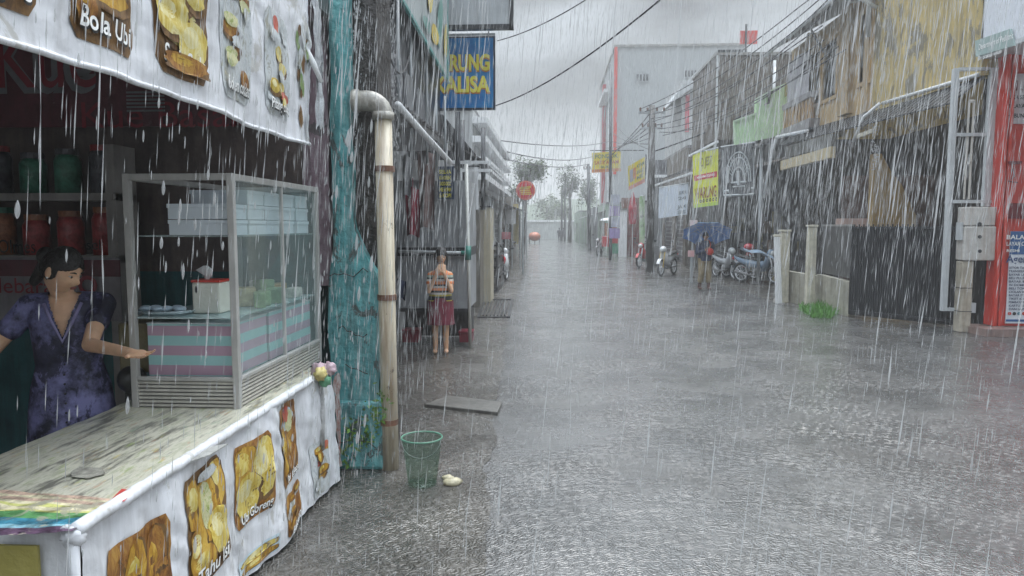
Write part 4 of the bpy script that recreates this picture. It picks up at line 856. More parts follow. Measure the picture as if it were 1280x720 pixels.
# ------------------------------------------------------------------ right side
# red kiosk
rk_ = thing('red_kiosk', 'tall red kiosk wall with posters at the right edge', 'kiosk', (8.6,12.2,0))
kx = atY(1245,300,12.2).x
b = MB(); b.box(kx,10.5,12.2,12.42,.12,4.75); b.build('wall', red, rk_)
b = MB()
for px in (1246,1252): x = atY(px,300,12.19).x; b.box(x,x+.05,12.15,12.199,.12,4.75)
b.build('corner_post', M('bright_red_trim',(.62,.06,.04),.35,.15,4,.3), rk_)
b = MB(); p_ = atY(1258,205,12.19); b.box(p_.x,p_.x+.2,12.12,12.19,p_.z,p_.z+.04); b.tube([p_+Vector((.05,-.05,0)),p_+Vector((.1,-.06,-.2)),p_+Vector((.02,-.05,-.28)),p_+Vector((.16,-.05,-.3))],.012,6); p2=atY(1257,254,12.19); b.box(p2.x,p2.x+.6,12.17,12.199,p2.z-.25,p2.z); b.build('latch', redd, rk_)
x0,x1,z0,z1 = rect_px(1256,92,1300,155,12.19); po = MB().box(x0,x1,12.175,12.19,z0,z1).build('upper_poster', M('pale_poster',(.55,.50,.52),.4,.15,6,.35,(.45,.15,.15)), rk_)
for k,(t_,py,sz,w_) in enumerate([('11. 2:',113,.22,.42),('BUKA SETIAP HARI',124,.09,.6),('MELAYANI SERVIS',135,.09,.6),('HUBUNGI KAMI',147,.09,.55)]):
    p_ = atY(1258,py,12.17); b = MB(); lettering(b,t_,lambda u,v:(p_.x+u,12.17,p_.z+v),sz,width=w_,offset=.02); b.build('lettering', inkk if k else redd, po)
x0,x1,z0,z1 = rect_px(1256,289,1300,404,12.19); po = MB().box(x0,x1,12.175,12.19,z0,z1).build('lower_poster', M('white_poster',(.70,.73,.78),.35,.06,6), rk_)
h1 = atY(1256,318,12.19).z; MB().box(x0,x1,12.168,12.174,h1,z1-.001).build('blue_header', M('poster_blue',(.04,.12,.30),.35,.1), po); h2 = atY(1256,399,12.19).z; MB().box(x0,x1,12.168,12.174,z0+.03,h2).build('blue_footer', M('poster_blue2',(.04,.12,.30),.35,.1), po)
for t_,py,sz,w_,mt in [('BALAI',299,.10,.3,inkw),('LAYAR CONTER',307,.09,.52,inkw),('RESMI',315,.06,.2,inkw),('Agen BRI',328,.17,.62,M('navy_ink',(.04,.08,.2),.5,bump=0))]:
    p_ = atY(1258,py,12.16); b = MB(); lettering(b,t_,lambda u,v:(p_.x+u,12.163,p_.z+v),sz,width=w_,offset=.02); b.build('lettering', mt, po)
b = MB(); rr = random.Random(5); nl = ['SETOR TARIK TUNAI','TRANSFER BANK','BAYAR LISTRIK PLN','BELI PULSA DATA','BAYAR BPJS','ISI DOMPET','BELI TOKEN','CICILAN MOTOR','BAYAR PDAM','TIKET KERETA','PEMBAYARAN PAJAK','KARTU KREDIT','DAN LAIN LAIN']
for k, t_ in enumerate(nl):
    p_ = atY(1261,336+k*4.3,12.16); lettering(b,t_,lambda u,v:(p_.x+u,12.163,p_.z+v),.05,width=.035*len(t_)**.9+.05,offset=.025)
b.build('lettering', M('list_ink',(.08,.10,.16),.5,bump=0), po)
b = MB(); 
for k in range(4): p_ = atY(1262+k*6,392,12.163); b.tube([p_,p_+Vector((0,.004,0))],.028,10,m=k%3)
b.build('logo', [red,inkk,M('teal_ink',(.05,.2,.25),.5)], po)
# white fascia above
fa = thing('white_fascia', 'white shop canopy fascia above the red kiosk', 'canopy', (7.05,11,4.5))
zf = 4.54
b = MB(); b.box(7.0,7.08,7.5,12.5,zf,7.5); b.box(7.08,11,12.42,12.5,zf,7.5); b.build('panel', M('white_fascia_panel',(.68,.70,.75),.4,.06,2,.25,(.5,.5,.5)), fa)
b = MB(); b.box(6.98,6.995,7.5,12.52,zf-.05,zf+.02); b.box(7.0,11,7.5,12.5,zf-.06,zf-.01); b.build('edge_trim', lightm, fa)
fs_ = thing('clinic_sign', 'small grey green sign with white lettering on the white fascia', 'sign', (6.95,11.5,4.6))
A_, B2, C_, D_ = atX(1221,51,6.98), atX(1265,36,6.98), atX(1270,57,6.98), atX(1222,71,6.98)
MB().slab([A_,B2,C_,D_],.03,(-1,0,0)).build('panel', M('grey_green_sign',(.32,.42,.40),.35,.1,4,.2), fs_)
L0, L1_ = atX(1223,61,6.945), atX(1266,46,6.945)
dirv = (L1_-L0); 
for t_, dz_, sz in (('Department of Pediatric',0,.13),('Dr. praktek umum',-.17,.10)):
    w_ = dirv.length*(1 if dz_==0 else .7); b = MB(); vs, fs2 = text2d(t_, sz, width=w_, offset=.012); b.add([L0+dirv*(u/dirv.length)+Vector((0,0,v-.02+dz_)) for u,v in vs], fs2); b.build('lettering', inkw, fs_)
# metal gate frame with meter box
gf = thing('metal_gate', 'tall pale metal gate frame beside the red kiosk', 'gate', (7.2,12.4,0))
Yg = 12.4; gx = lambda px: atY(px,283,Yg).x; gz = lambda py: atY(1200,py,Yg).z
b = MB(); b.box(gx(1183),gx(1189.5),Yg,Yg+.09,gz(389),gz(85)); b.box(gx(1228),gx(1238),Yg,Yg+.09,gz(258),gz(85)); b.build_each('post', lightm, gf, bevel=.006)
b = MB(); b.box(gx(1189.5),gx(1228),Yg+.01,Yg+.08,gz(88),gz(84)); b.box(gx(1189.5),gx(1228),Yg+.01,Yg+.08,gz(170),gz(166)); b.box(gx(1183),gx(1240),Yg-.02,Yg-.001,gz(254),gz(250)); b.box(gx(1189.5),gx(1218),Yg+.01,Yg+.06,gz(389),gz(385)); b.build_each('rail', lightm, gf)
b = MB()
for a0 in (1205,1211): b.box(gx(a0)-.012,gx(a0)+.012,Yg+.03,Yg+.055,gz(249),gz(126))
b.box(gx(1205),gx(1211),Yg+.03,Yg+.05,gz(128),gz(124)); b.box(gx(1205),gx(1211),Yg+.03,Yg+.05,gz(205),gz(202)); b.build('latch_bar', M('cream_bar',(.55,.53,.48),.35,.15), gf)
b = MB(); b.box(gx(1238),gx(1247),Yg+.1,Yg+.16,.1,gz(75)); b.build('dark_jamb', darkm, gf)
mb_ = thing('meter_box', 'stained white electricity meter box on a block pillar', 'meter box', (7.15,12.3,0))
cmw = M('stained_white_block',(.55,.53,.50),.5,.2,6,.5,(.3,.2,.13)); 
MB().box(gx(1198),gx(1236),12.22,12.45,gz(282),gz(259)).build('upper_block', cmw, mb_, bevel=.015)
MB().box(gx(1198),gx(1237),12.2,12.45,gz(325),gz(283)).build('box_body', cmw, mb_, bevel=.02)
b = MB(); b.box(gx(1199),gx(1213),12.24,12.44,.0,gz(326)); 
b.build('pillar', M('stained_cream_block',(.42,.38,.31),.5,.3,6,.5,(.2,.14,.09)), mb_, bevel=.012)
b = MB(); 
for py in (359,388): b.box(gx(1198.4),gx(1213.6),12.235,12.445,gz(py)-.006,gz(py)+.006)
for (px, py) in ((1225,280),(1225,296),(1225,314)): p_ = atY(px,py,12.19); b.tube([p_,p_+Vector((0,.03,0))],.03,10)
b.build('dark_fitting', darkm, mb_)
b = MB(); b.box(gx(1213.7),gx(1221),12.3,12.38,gz(390),gz(378)); b.box(gx(1195),gx(1197.6),12.25,12.4,gz(300),gz(278)); b.build('bracket', lightm, mb_)
# black rod fence
fn = thing('black_fence', 'tall black metal rod fence in front of the yellow house', 'fence', (6.3,13.4,0))
fA, fB, fC = Vector((6.98,12.62,0)), Vector((5.75,14.2,0)), Vector((5.35,17.0,0))
b = MB(); n_ = 44
for k in range(n_+1): p_ = fA.lerp(fB, k/n_); b.tube([p_+Vector((0,0,.06)), p_+Vector((0,0,1.76+(.03 if k%2 else 0)))], .014, 5)
b.build('rod', darkm, fn)
b = MB(); nn = (fB-fA).normalized(); pr = Vector((nn.y,-nn.x,0)); 
if pr.y < 0: pr = -pr
b.slab([fA+pr*.02+Vector((0,0,.05)), fB+pr*.02+Vector((0,0,.05)), fB+pr*.02+Vector((0,0,1.7)), fA+pr*.02+Vector((0,0,1.7))], .02, pr); b.build('backing_sheet', M('black_wet_sheet',(.03,.03,.033),.4,.4,4,.6,(.13,.13,.13)), fn)
b = MB()
for z in (.12,1.72): b.bar(fA+Vector((0,0,z)), fB+Vector((0,0,z)), .04, .045)
b.build('rail', darkm, fn)
fn2 = thing('dark_yard_panel', 'short dark yard panel between the two cream posts', 'fence', (5.6,15.5,0))
f2 = Vector((5.83,16.0,0)); 
b = MB(); b.slab([fB+Vector((.03,.1,.75)), f2+Vector((.03,0,.75)), f2+Vector((.03,0,1.75)), fB+Vector((.03,.1,1.75))], .04, (1,0,0)); b.build('panel', M('dark_grey_panel',(.06,.06,.06),.4,.4,4,.6,(.17,.17,.17)), fn2)
MB().bar(fB+Vector((.05,.1,1.77)), f2+Vector((.05,0,1.77)),.06,.04).build('cap', conc, fn2)
lw = thing('low_yard_wall', 'low stained concrete wall behind the grass tuft', 'wall', (5.5,16,0))
b = MB(); cwm = M('stained_cream_concrete',(.36,.34,.28),.5,.3,4,.6,(.12,.11,.09)); 
pts = [fB+Vector((.0,.05,0)), Vector((5.72,15.9,0)), Vector((5.42,17.1,0))]
for p_, q_ in zip(pts, pts[1:]):
    d_ = (q_-p_).normalized(); n2_ = Vector((d_.y,-d_.x,0)); n2_ = n2_ if n2_.x > 0 else -n2_
    b.slab([p_,q_,q_+Vector((0,0,.72)),p_+Vector((0,0,.68))],.14,n2_)
b.build('wall', cwm, lw)
cpm = M('cream_post_concrete',(.55,.52,.42),.5,.25,5,.5,(.18,.15,.11))
for i, (px, pyt, Y, w_, lab) in enumerate([(1015,284,15.7,.2,'cream concrete gate post rising from grass tuft'),(981,290,16.9,.24,'thick cracked cream gate post nearest the motorcycles'),(971,296,16.6,.14,'slim leaning white post beside the thick cracked post')]):
    p_ = atY(px,pyt,Y); t = thing('gate_post', lab, 'post', (p_.x,Y,0), group='cream posts of the yard entrance'); dx = -.03 if i == 2 else 0
    b = MB(); b.loft([((p_.x+.09*(i==2),Y,0),w_*.62,w_*.62,Matrix.Rotation(PI/4,3,'Z')),((p_.x,Y,p_.z),w_*.58,w_*.58,Matrix.Rotation(PI/4,3,'Z'))],4); b.build('shaft', cpm if i < 2 else white, t, bevel=.012)
    MB().box(p_.x-w_*.5,p_.x+w_*.5,Y-w_*.5,Y+w_*.5,p_.z,p_.z+.05).build('cap', cpm, t, bevel=.01)
# rubble by post
b = MB(); rr = random.Random(9)
for k in range(26):
    p_ = atZ(966+rr.random()*26,373+rr.random()*9); s_ = rr.uniform(.02,.06); b.ball((p_.x,p_.y,s_*.4),s_,6,4,fn=lambda d: Vector(d)*s_*(1+.4*nz(d.x*2+k,d.y,d.z)))
b.build('rubble', conc, kind='stuff')
# the yellow house
yh = thing('yellow_house', 'stained mustard two storey house above the dark carport', 'building', (8,17,0))
must = M('mustard_mouldy_wall',(.50,.38,.15),.55,.25,2.0,.7,(.17,.155,.12),bump=.1,peel=((.17,.16,.13),.52,1.6)); 
must2 = M('tan_wall',(.55,.40,.22),.5,.2,2.5,.5,(.16,.15,.13)); greyp = M('grey_lilac_wall',(.30,.28,.29),.5,.2,2,.6,(.12,.12,.12))
XH = 7.0
yy = lambda px: atX(px,200,XH).y
holes = [(yy(1082),yy(1070),5.0,6.5),(yy(1042),yy(1026),5.0,6.4),(yy(1022),yy(1015),5.0,6.3)]
b = MB(); wall(b,'x',XH,.18,12.45,yy(1087),4.22,9.5); b.build('mouldy_wall', must, yh)
b = MB(); wall(b,'x',XH+.02,.16,yy(1087)+.002,yy(985),4.22,6.9,holes); b.build('tan_wall', must2, yh)
b = MB(); b.box(XH+.2,11.5,12.45,12.6,4.22,9.5); b.box(XH+.2,11.5,21.3,21.45,0,7.2); b.box(11.3,11.5,12.6,21.3,0,9); b.build('side_wall', must, yh)
fr_m = M('tan_window_frame',(.50,.34,.16),.45,.2,5,.3)
for h in holes:
    o = MB().box(XH+.12,XH+.14,h[0],h[1],h[2],h[3]).build('window', glassd, yh); g = MB(); w = .09
    g.box(XH-.03,XH+.12,h[0]-w,h[0],h[2]-w,h[3]+w); g.box(XH-.03,XH+.12,h[1],h[1]+w,h[2]-w,h[3]+w); g.box(XH-.03,XH+.12,h[0],h[1],h[2]-w,h[2]); g.box(XH-.03,XH+.12,h[0],h[1],h[3],h[3]+w); g.build('frame', fr_m, o)
    MB().box(XH+.09,XH+.119,h[0]+.1,(h[0]+h[1])/2,h[2]+.1,h[3]-.1).build('pane', M('pale_curtain',(.35,.36,.36),.3,.3,9), o)
b = MB(); b.box(XH-.05,XH+.018,yy(1070)-.55,yy(1070)-.3,4.3,9); b.box(XH-.12,XH+.018,yy(1062),yy(1050),4.4,6.9); b.build('pilaster', M('tan_pilaster',(.46,.34,.20),.5,.2,3,.5), yh)
# balcony bulge at left with balusters
b = MB(); yA, yB2 = yy(1022), yy(986)
b.box(XH-.25,XH+.015,yA,yB2,4.35,4.6); b.box(XH-.25,XH+.015,yA,yB2,5.15,5.3); b.build('balcony', greyp, yh)
b = MB()
for k in range(9): y = yA+.1+(yB2-yA-.25)*k/8; b.box(XH-.2,XH-.1,y,y+.16,4.6,5.149)
b.build_each('baluster', M('orange_tan_baluster',(.42,.26,.12),.5,.3,5,.4), yh)
b = MB(); b.grid(lambda u,v:(XH-.22+.05*math.sin(u*9),yA+.2+(yB2-yA-.5)*u,5.3+1.15*v),20,6); b.build('hanging_tarp', M('grey_white_tarp',(.50,.49,.52),.4,.2,2,.4), yh, smooth=True)
b = MB(); b.bar((XH-.25,yA,6.2),(XH-.1,yB2,5.6),.04); b.bar((XH-.5,yA-.5,6.8),(XH+.01,yA-.2,6.2),.04); b.build('brace', darkm, yh)
# roof eave
b = MB(); n_ = 40
for k in range(n_):
    y = yy(1087)-.3+(22-yy(1087)+.3)*k/n_; b.bar((XH-.75,y,6.82+.0*k),(XH+3.2,y,8.9),.26,.04)
b.build('roof', tinroof, yh)
b = MB(); b.tube([(XH-.78,yy(1087)-.3,6.78),(XH-.78,22,6.74)],.05,8); b.tube([(XH-.1,yy(1084),7.4),(XH-.1,yy(1084),5.9)],.05,8); b.tube([(XH-.78,yy(1087)-.2,6.8),(XH-.1,yy(1087)-.3,6.4)],.04,8); b.build_each('gutter', lightm, yh, smooth=True)
# awning under upper floor (dark corrugated)
b = MB(); ya, ybb = 12.5, 21.6; n_ = 46
for k in range(n_):
    y = ya+(ybb-ya)*(k+.5)/n_; zt_ = 4.2+.30*(y-12.5)/9; b.bar((XH+.1,y,zt_),(XH-.42,y,zt_-.42),(ybb-ya)/n_*.8,.03)
b.build('awning', M('black_wet_awning',(.045,.045,.05),.35,.4,5,.5,(.2,.2,.2)), yh)
b = MB(); b.tube([(XH-.0,12.5,4.24),(XH-.0,16.0,4.36)],.035,8); b.tube([(XH-.05,16.0,4.36),(XH-.3,16.2,4.1),(XH-.42,16.4,3.6)],.035,8); b.tube([(XH-.45,19.2,4.2),(XH-.45,21.8,4.35)],.05,8); b.tube([(XH-.45,21.8,4.35),(XH-.5,22,3.9),(XH-.55,22.2,3.3),(XH-.65,22.2,2.6)],.045,8); b.build_each('drip_pipe', white, yh, smooth=True)
# carport interior
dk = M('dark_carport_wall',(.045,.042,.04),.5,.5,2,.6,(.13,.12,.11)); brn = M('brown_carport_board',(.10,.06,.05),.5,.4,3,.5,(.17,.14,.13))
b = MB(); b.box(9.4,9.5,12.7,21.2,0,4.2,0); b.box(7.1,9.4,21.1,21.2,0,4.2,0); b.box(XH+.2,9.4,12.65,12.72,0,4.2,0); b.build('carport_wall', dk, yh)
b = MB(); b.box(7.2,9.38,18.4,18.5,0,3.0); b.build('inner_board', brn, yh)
c0, c1 = atY(1091,250,17.0), atY(1146,250,17.0)
b = MB(); b.slab([(c0.x,17,0),(c1.x,17,0),(c1.x,17,2.0),(c1.x-.35,17,2.7),(c1.x-.6,17,3.0),(c0.x+.15,17,3.4),(c0.x,17,3.4)],.25,(0,1,0)); b.build('tan_column', M('ochre_column',(.36,.24,.09),.5,.25,3,.5,(.15,.12,.08)), yh)
b = MB(); p0_, p1_ = atX(978,207,6.6), atX(1041,190,6.6); b.bar(p0_,p1_,.12,.26); b.build('cream_beam', M('cream_beam',(.55,.45,.27),.45,.15,4,.35), yh)
b = MB(); p0_, p1_ = atX(985,190,6.62), atX(1042,175,6.62); b.bar(p0_,p1_,.12,.3); b.build('grey_beam', conc_d, yh)
b = MB(); p0_, p1_ = atX(1068,172,6.65), atX(1092,163,6.65); b.bar(p0_,p1_,.05,.08); b.build('lamp_bar', cpm, yh)
b = MB(); p_ = atY(1054,276,15.5); b.box(p_.x,p_.x+.5,15.5,15.9,1.6,p_.z+.05); b.build('ledge', M('pinkish_ledge',(.4,.28,.24),.5), yh)
# brown flat-roofed house behind green parapet
bh = thing('brown_house', 'brown stained flat walled house with white downpipe', 'building', (7,24,0))
x0,x1,z0,z1 = rect_px(893,68,1000,200,24); b = MB(); b.box(x0,x1+2,24,27.9,4.55,z1); b.build('wall', brownw, bh)
b = MB(); b.box(x0-.05,x1+2,23.95,27.95,z1,z1+.08); b.build('coping', conc, bh)
b = MB(); x = atY(968,100,23.9).x; b.tube([(x,23.92,z1-.2),(x,23.92,4.6)],.05,8); b.build('downpipe', white, bh, smooth=True)
b = MB(); x = x0+.02; b.box(x-.04,x+.02,23.93,23.949,3.5,z1-.01); b.build('corner_trim', lightm, bh)
b = MB(); a = atY(912,66,24); b.box(a.x-.3,a.x+.5,24.3,25,z1+.081,z1+.25); b.build('roof_tank', darkm, bh)
# pale green stepped parapet
gp = thing('green_parapet', 'pale mint green stepped parapet over the sign shop', 'parapet', (6.5,22.6,4.5))
Y = 22.6; mint = M('mint_paint',(.58,.80,.50),.45,.1,2,.35,(.3,.38,.3))
poly = [(918,151),(945,142),(945,124),(973,108),(984,103),(984,168),(919,181)]
b = MB(); b.slab([atY(x_,y_,Y) for x_,y_ in poly],.18,(0,1,0)); b.build('wall', mint, gp)
b = MB(); b.slab([atY(x_,y_,Y-.02) for x_,y_ in ((981,104),(989,102),(988,119),(981,121))],.2,(0,1,0)); b.build('olive_edge', M('olive_paint2',(.32,.30,.08),.5,.2,3), gp)
b = MB(); q_ = [atY(917,152,Y-.03),atY(945,142,Y-.03)]; b.bar(q_[0],q_[1],.06); b.bar(atY(944,125,Y-.03),atY(974,108,Y-.03),.06); b.build('coping', M('mint_coping',(.55,.68,.5),.4), gp)
b = MB(); b.tube([atY(961,128,Y-.1),atY(962,114,Y-.1)],.04,6); b.build('stub_pipe', darkm, gp)
# sign shop (street level) 22-27
X2 = 6.35
sp = thing('sign_shop', 'dark open shop hung with yellow and black banners', 'building', (7,25,0))
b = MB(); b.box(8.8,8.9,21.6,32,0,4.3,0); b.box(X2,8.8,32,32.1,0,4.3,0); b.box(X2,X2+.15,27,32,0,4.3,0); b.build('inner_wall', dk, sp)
b = MB(); n_ = 44
for k in range(n_):
    y = 21.9+9.6*(k+.5)/n_; b.bar((X2+.6,y,4.55),(X2-.35,y,4.12),.2,.03+.02*(k%2))
b.build('awning', tinroof, sp)
b = MB(); b.box(X2+.65,8.9,21.7,32,4.4,4.5); b.build('roof', tinroof, sp)
b = MB()
for y in (22.2,24.6,27,29.3): b.tube([(X2-.1,y,0),(X2-.1,y,4.2)],.05,8)
b.build_each('post', graym, sp, smooth=True)
b = MB(); b.bar(atY(862,195,24.5),atY(897,177,22.6),.07,.07); b.build('awning_pole', white, sp)
b = MB(); rr = random.Random(12)
for k in range(26):
    x = 7+rr.random()*1.6; y = 22+rr.random()*8; z = rr.choice([.0,.9,1.5]); s_ = rr.uniform(.12,.35); b.box(x,x+s_,y,y+s_,z,z+rr.uniform(.2,.8),k%3)
b.build_each('stored_crate', [M('goods_brown',(.14,.09,.06),.5,.4,5), M('goods_grey',(.2,.2,.2),.5,.4,5), M('goods_ochre',(.22,.18,.06),.5,.4,5)], sp)
# banners
def hbanner(name, lab, q, mat, Y):
    """q: 4 pixel corners tl,tr,br,bl on depth Y (Y may be pair)"""
    Ys = Y if isinstance(Y, tuple) else (Y,)*2
    P = [atY(*q[0],Ys[0]),atY(*q[1],Ys[1]),atY(*q[2],Ys[1]),atY(*q[3],Ys[0])]
    t = thing(name, lab, 'banner', tuple(P[3]))
    fn_ = lambda u,v: P[3].lerp(P[2],u).lerp(P[0].lerp(P[1],u),v)+Vector((0,.03*math.sin(u*7+v*2),0))
    b = MB(); b.grid(lambda u,v: fn_(u,v), 24, 24); b.build('cloth', mat, t, smooth=True)
    b = MB(); b.tube([P[0]+Vector((0,.02,.01)),P[1]+Vector((0,.02,.01))],.025,6); b.build('rod', lightm, t)
    return t, fn_
def on(fn_, u0, v0, du, dv, st_, par, mat, off=.02, name='lettering', **kw):
    vs, fs2 = text2d(st_, 1.0, **kw); xs = [v.x if hasattr(v,'x') else v[0] for v in vs]; ys = [v[1] for v in vs]; w_ = max(xs); h_ = max(ys)
    b = MB(); b.add([fn_(u0+du*x/w_, v0+dv*y/h_)-Vector((0,off,0)) for x,y in vs], fs2); return b.build(name, mat, par)
def onrect(fn_, u0, u1, v0, v1, par, mat, off=.014, name='print_panel', n=10):
    b = MB(); b.grid(lambda u,v: fn_(u0+(u1-u0)*u, v0+(v1-v0)*v)-Vector((0,off,0)), n, 6); return b.build(name, mat, par, smooth=True)
yb_m = M('yellow_green_vinyl',(.66,.68,.06),.35,.12,3,.25,(.4,.42,.15)); 
t, f_ = hbanner('shop_banner','yellow green shop banner with a red ribbon stripe',[(866,193),(898,185),(898,256),(867,260)],yb_m,(24.0,23.2))
onrect(f_,.03,.95,.50,.60,t,M('ribbon_red',(.55,.05,.06),.4)); on(f_,.3,.74,.45,.16,'D JEST',t,M('olive_ink',(.25,.22,.03),.4),offset=.02); on(f_,.15,.53,.7,.045,'MENERIMA PESANAN',t,inkw,offset=.01)
on(f_,.06,.16,.86,.2,'WARUNG',t,M('brown_ink',(.30,.12,.05),.4),offset=.02); on(f_,.25,.08,.7,.06,'o o o o o o',t,inkk,offset=.03); onrect(f_,.02,.98,0,.06,t,M('lime_band',(.45,.6,.08),.4)); 
blkv = M('charcoal_vinyl',(.07,.075,.08),.35,.3,4,.4,(.2,.2,.2))
t, f_ = hbanner('black_banner','black banner with white arched line drawing',[(901,184),(944,178),(945,245),(902,247)],blkv,(22.9,22.4))
b = MB(); lp = M('pale_line_print',(.5,.52,.52),.4,.2,6)
def line(pts, r=.018):
    b.tube([f_(u,v)-Vector((0,.02,0)) for u,v in pts], r, 4)
for s_, hh in ((.36,.34),(.30,.28),(.18,.17)): line([(.5+s_*math.cos(a*PI/16)*(1 if True else 1), .28+(hh*1.7)*math.sin(a*PI/16)**.8*(1+.0*s_)) for a in range(17)], .022 if s_>.2 else .03)
for a in range(2,15): 
    c_, s2 = math.cos(a*PI/16), math.sin(a*PI/16)**.8; line([(.5+.2*c_,.28+.3*s2),(.5+.34*c_,.28+.54*s2)],.010)
line([(.5,.22),(.5,.5)],.05); line([(.28,.28),(.72,.28)],.03); line([(.33,.2),(.67,.2)],.02); line([(.06,.04),(.94,.04)],.03); line([(.06,.04),(.06,.94)],.014); line([(.94,.04),(.94,.94)],.014); line([(.08,.12),(.22,.12)],.05); line([(.86,.14),(.92,.14)],.05)
b.build('line_drawing', lp, t)
t, f_ = hbanner('white_banner','blank white banner with faint dark letters at its right side',[(824,235),(861,229),(859,268),(823,273)],M('bluish_white_vinyl',(.58,.63,.70),.4,.08,2,.25),(27.6,26.6))
for k,(s1_,s2_) in enumerate((('BUKA','24'),('JAM','SERVIS'))): on(f_,.66+.0*k,.68-.45*k,.28,.11,s1_,t,M('grey_ink%d'%k,(.15,.18,.2),.5),offset=.03); on(f_,.66,.5-.45*k,.28,.11,s2_,t,M('grey_inkb%d'%k,(.15,.18,.2),.5),offset=.03)
# awning over the white banner
aw = thing('tin_awning', 'dark ribbed tin awning above the white banner', 'awning', (5.4,29,3))
b = MB(); a0_, a1_ = atY(826,224,29.5), atY(866,213,25.6); n_ = 18
for k in range(n_):
    p_ = a0_.lerp(a1_,k/(n_-1)); b.bar(p_,p_+Vector((.9,0,.35)),.16,.03)
b.build('ribbed_sheet', tinroof, aw); b = MB(); b.bar(atY(815,233,30),atY(866,216,25.6),.07); b.build('edge_pole', white, aw)
for p_ in (a0_,a1_): pass
b = MB(); b.tube([(a0_.x+.05,a0_.y,0),(a0_.x+.05,a0_.y,a0_.z)],.04,8); b.tube([(a1_.x+.05,a1_.y,0),(a1_.x+.05,a1_.y,a1_.z)],.04,8); b.build_each('post', graym, aw)
# brown box building + pink/red building 32-45
b1 = shopfront('shop_building','brown boxy shop behind the ribbed awning',5.9,32.4,40,5.2,1,brownw,[(33,35,.05,2.4),(36,38.5,.05,2.4)],None)
pr_ = thing('pink_trim_building', 'pale building with red trim and steep white roof edge', 'building', (7,42,0))
x0,x1,z0,z1 = rect_px(852,110,896,170,41)
b = MB(); b.box(x0,x1+2,41,47,0,atY(870,100,41).z); b.build('wall', pw2, pr_)
for k,(pa,pb,qa,qb) in enumerate([(856,862,118,165),(886,892,92,165)]): a0,a1,c0_,c1_ = rect_px(pa,qa,pb,qb,40.97); MB().box(a0,a1,40.95,40.995,c0_,c1_).build('red_trim', M('pinkish_red%d'%k,(.5,.10,.13),.5,.25,3,.3), pr_)
b = MB(); b.slab([atY(836,131,40.5),atY(853,107,40.5),atY(878,82,40.5),atY(893,80,40.5),atY(893,92,40.5),atY(862,112,40.5)],4,(0,1,0)); b.build('roof', M('pale_roof_sheet',(.5,.52,.53),.4,.15,2,.5), pr_)
# large grey-blue building
bb = thing('tall_grey_building', 'large plain grey blue building with red vertical edge stripes', 'building', (12,64,0))
x0,x1,z0,z1 = rect_px(768,57,930,200,60); gb_ = M('pale_grey_blue_render',(.33,.35,.355),.6,.08,.6,.4,(.25,.265,.27))
b = MB(); b.box(x0,x1,60,78,0,z1); b.build('wall', gb_, bb); b = MB(); b.box(x0-.15,x1+.1,59.85,78.1,z1,z1+.18); b.build('coping', conc, bb)
a0,a1,_,_ = rect_px(767.5,60,772,100,59.9); MB().box(a0,a1,59.8,59.99,6,z1-.01).build('red_stripe', red, bb)
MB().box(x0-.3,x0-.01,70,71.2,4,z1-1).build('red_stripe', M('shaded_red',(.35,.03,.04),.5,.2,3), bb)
b = MB(); b.box(x0-.7,x0-.01,63,71,z1-3,z1-2.7); b.box(x0-.3,x0-.01,63,63.3,3,z1-2); b.build('side_fin', white, bb)
for px, py in ((803,97),(863,92)):
    a0,a1,c0_,c1_ = rect_px(px-8,py-4,px+8,py+4,59.98); o = MB().box(a0,a1,59.93,59.99,c0_,c1_).build('vent', glassd, bb); g = MB()
    for k in range(5): g.box(a0+(a1-a0)*k/4-.04,a0+(a1-a0)*k/4+.04,59.88,59.929,c0_-.05,c1_+.05)
    g.box(a0-.06,a1+.06,59.88,59.9,c1_+.051,c1_+.12); g.box(a0-.06,a1+.06,59.88,59.9,c0_-.12,c0_-.051); g.build('frame', graym, o)
rb = thing('red_roof_board', 'red board on a roof pole above the brown house', 'sign', atY(928,60,40))
x0,x1,z0,z1 = rect_px(925,38,947,55,40); MB().box(x0,x1,40,40.1,z0,z1).build('board', red, rb); a = atY(931,100,39.9); MB().tube([(a.x,39.9,a.z),(a.x,39.9,z1+.3)],.06,6).build('pole', darkm, rb)
# farther right row
shopfront('shop_building','small white shop beside the red handcart',4.9,44,52,3.2,1,pw2,[(45,47,.05,2.2),(48.5,50.5,.9,2)],(44.2,51.8,2.8,.7,.25))
shopfront('shop_building','pale green narrow shop on the far right row',3.9,53,62,3.4,1,greenw,[(54,56,.05,2.2),(58,60,.05,2.2)],(53.2,61.8,2.9,.7,.25))
shopfront('shop_building','grey shop with white awning on the far right row',3.5,63,74,3.3,1,gw,[(65,68,.05,2.2),(70,72,.9,2)],(63.2,73.8,2.8,.8,.25),awm=white)
shopfront('shop_building','last green washed house before the end wall',2.8,76,92,3.3,1,greenw,[(80,83,.05,2.2),(86,89,.9,2)],None)
wp = thing('white_gate_pillar', 'square white pillar beside the red handcart', 'pillar', atZ(778,321)); p_ = atZ(778,321); MB().box(p_.x-.22,p_.x+.22,p_.y-.2,p_.y+.2,0,2.7).build('shaft', white, wp); MB().box(p_.x-.27,p_.x+.27,p_.y-.25,p_.y+.25,2.7,2.8).build('cap', conc, wp)
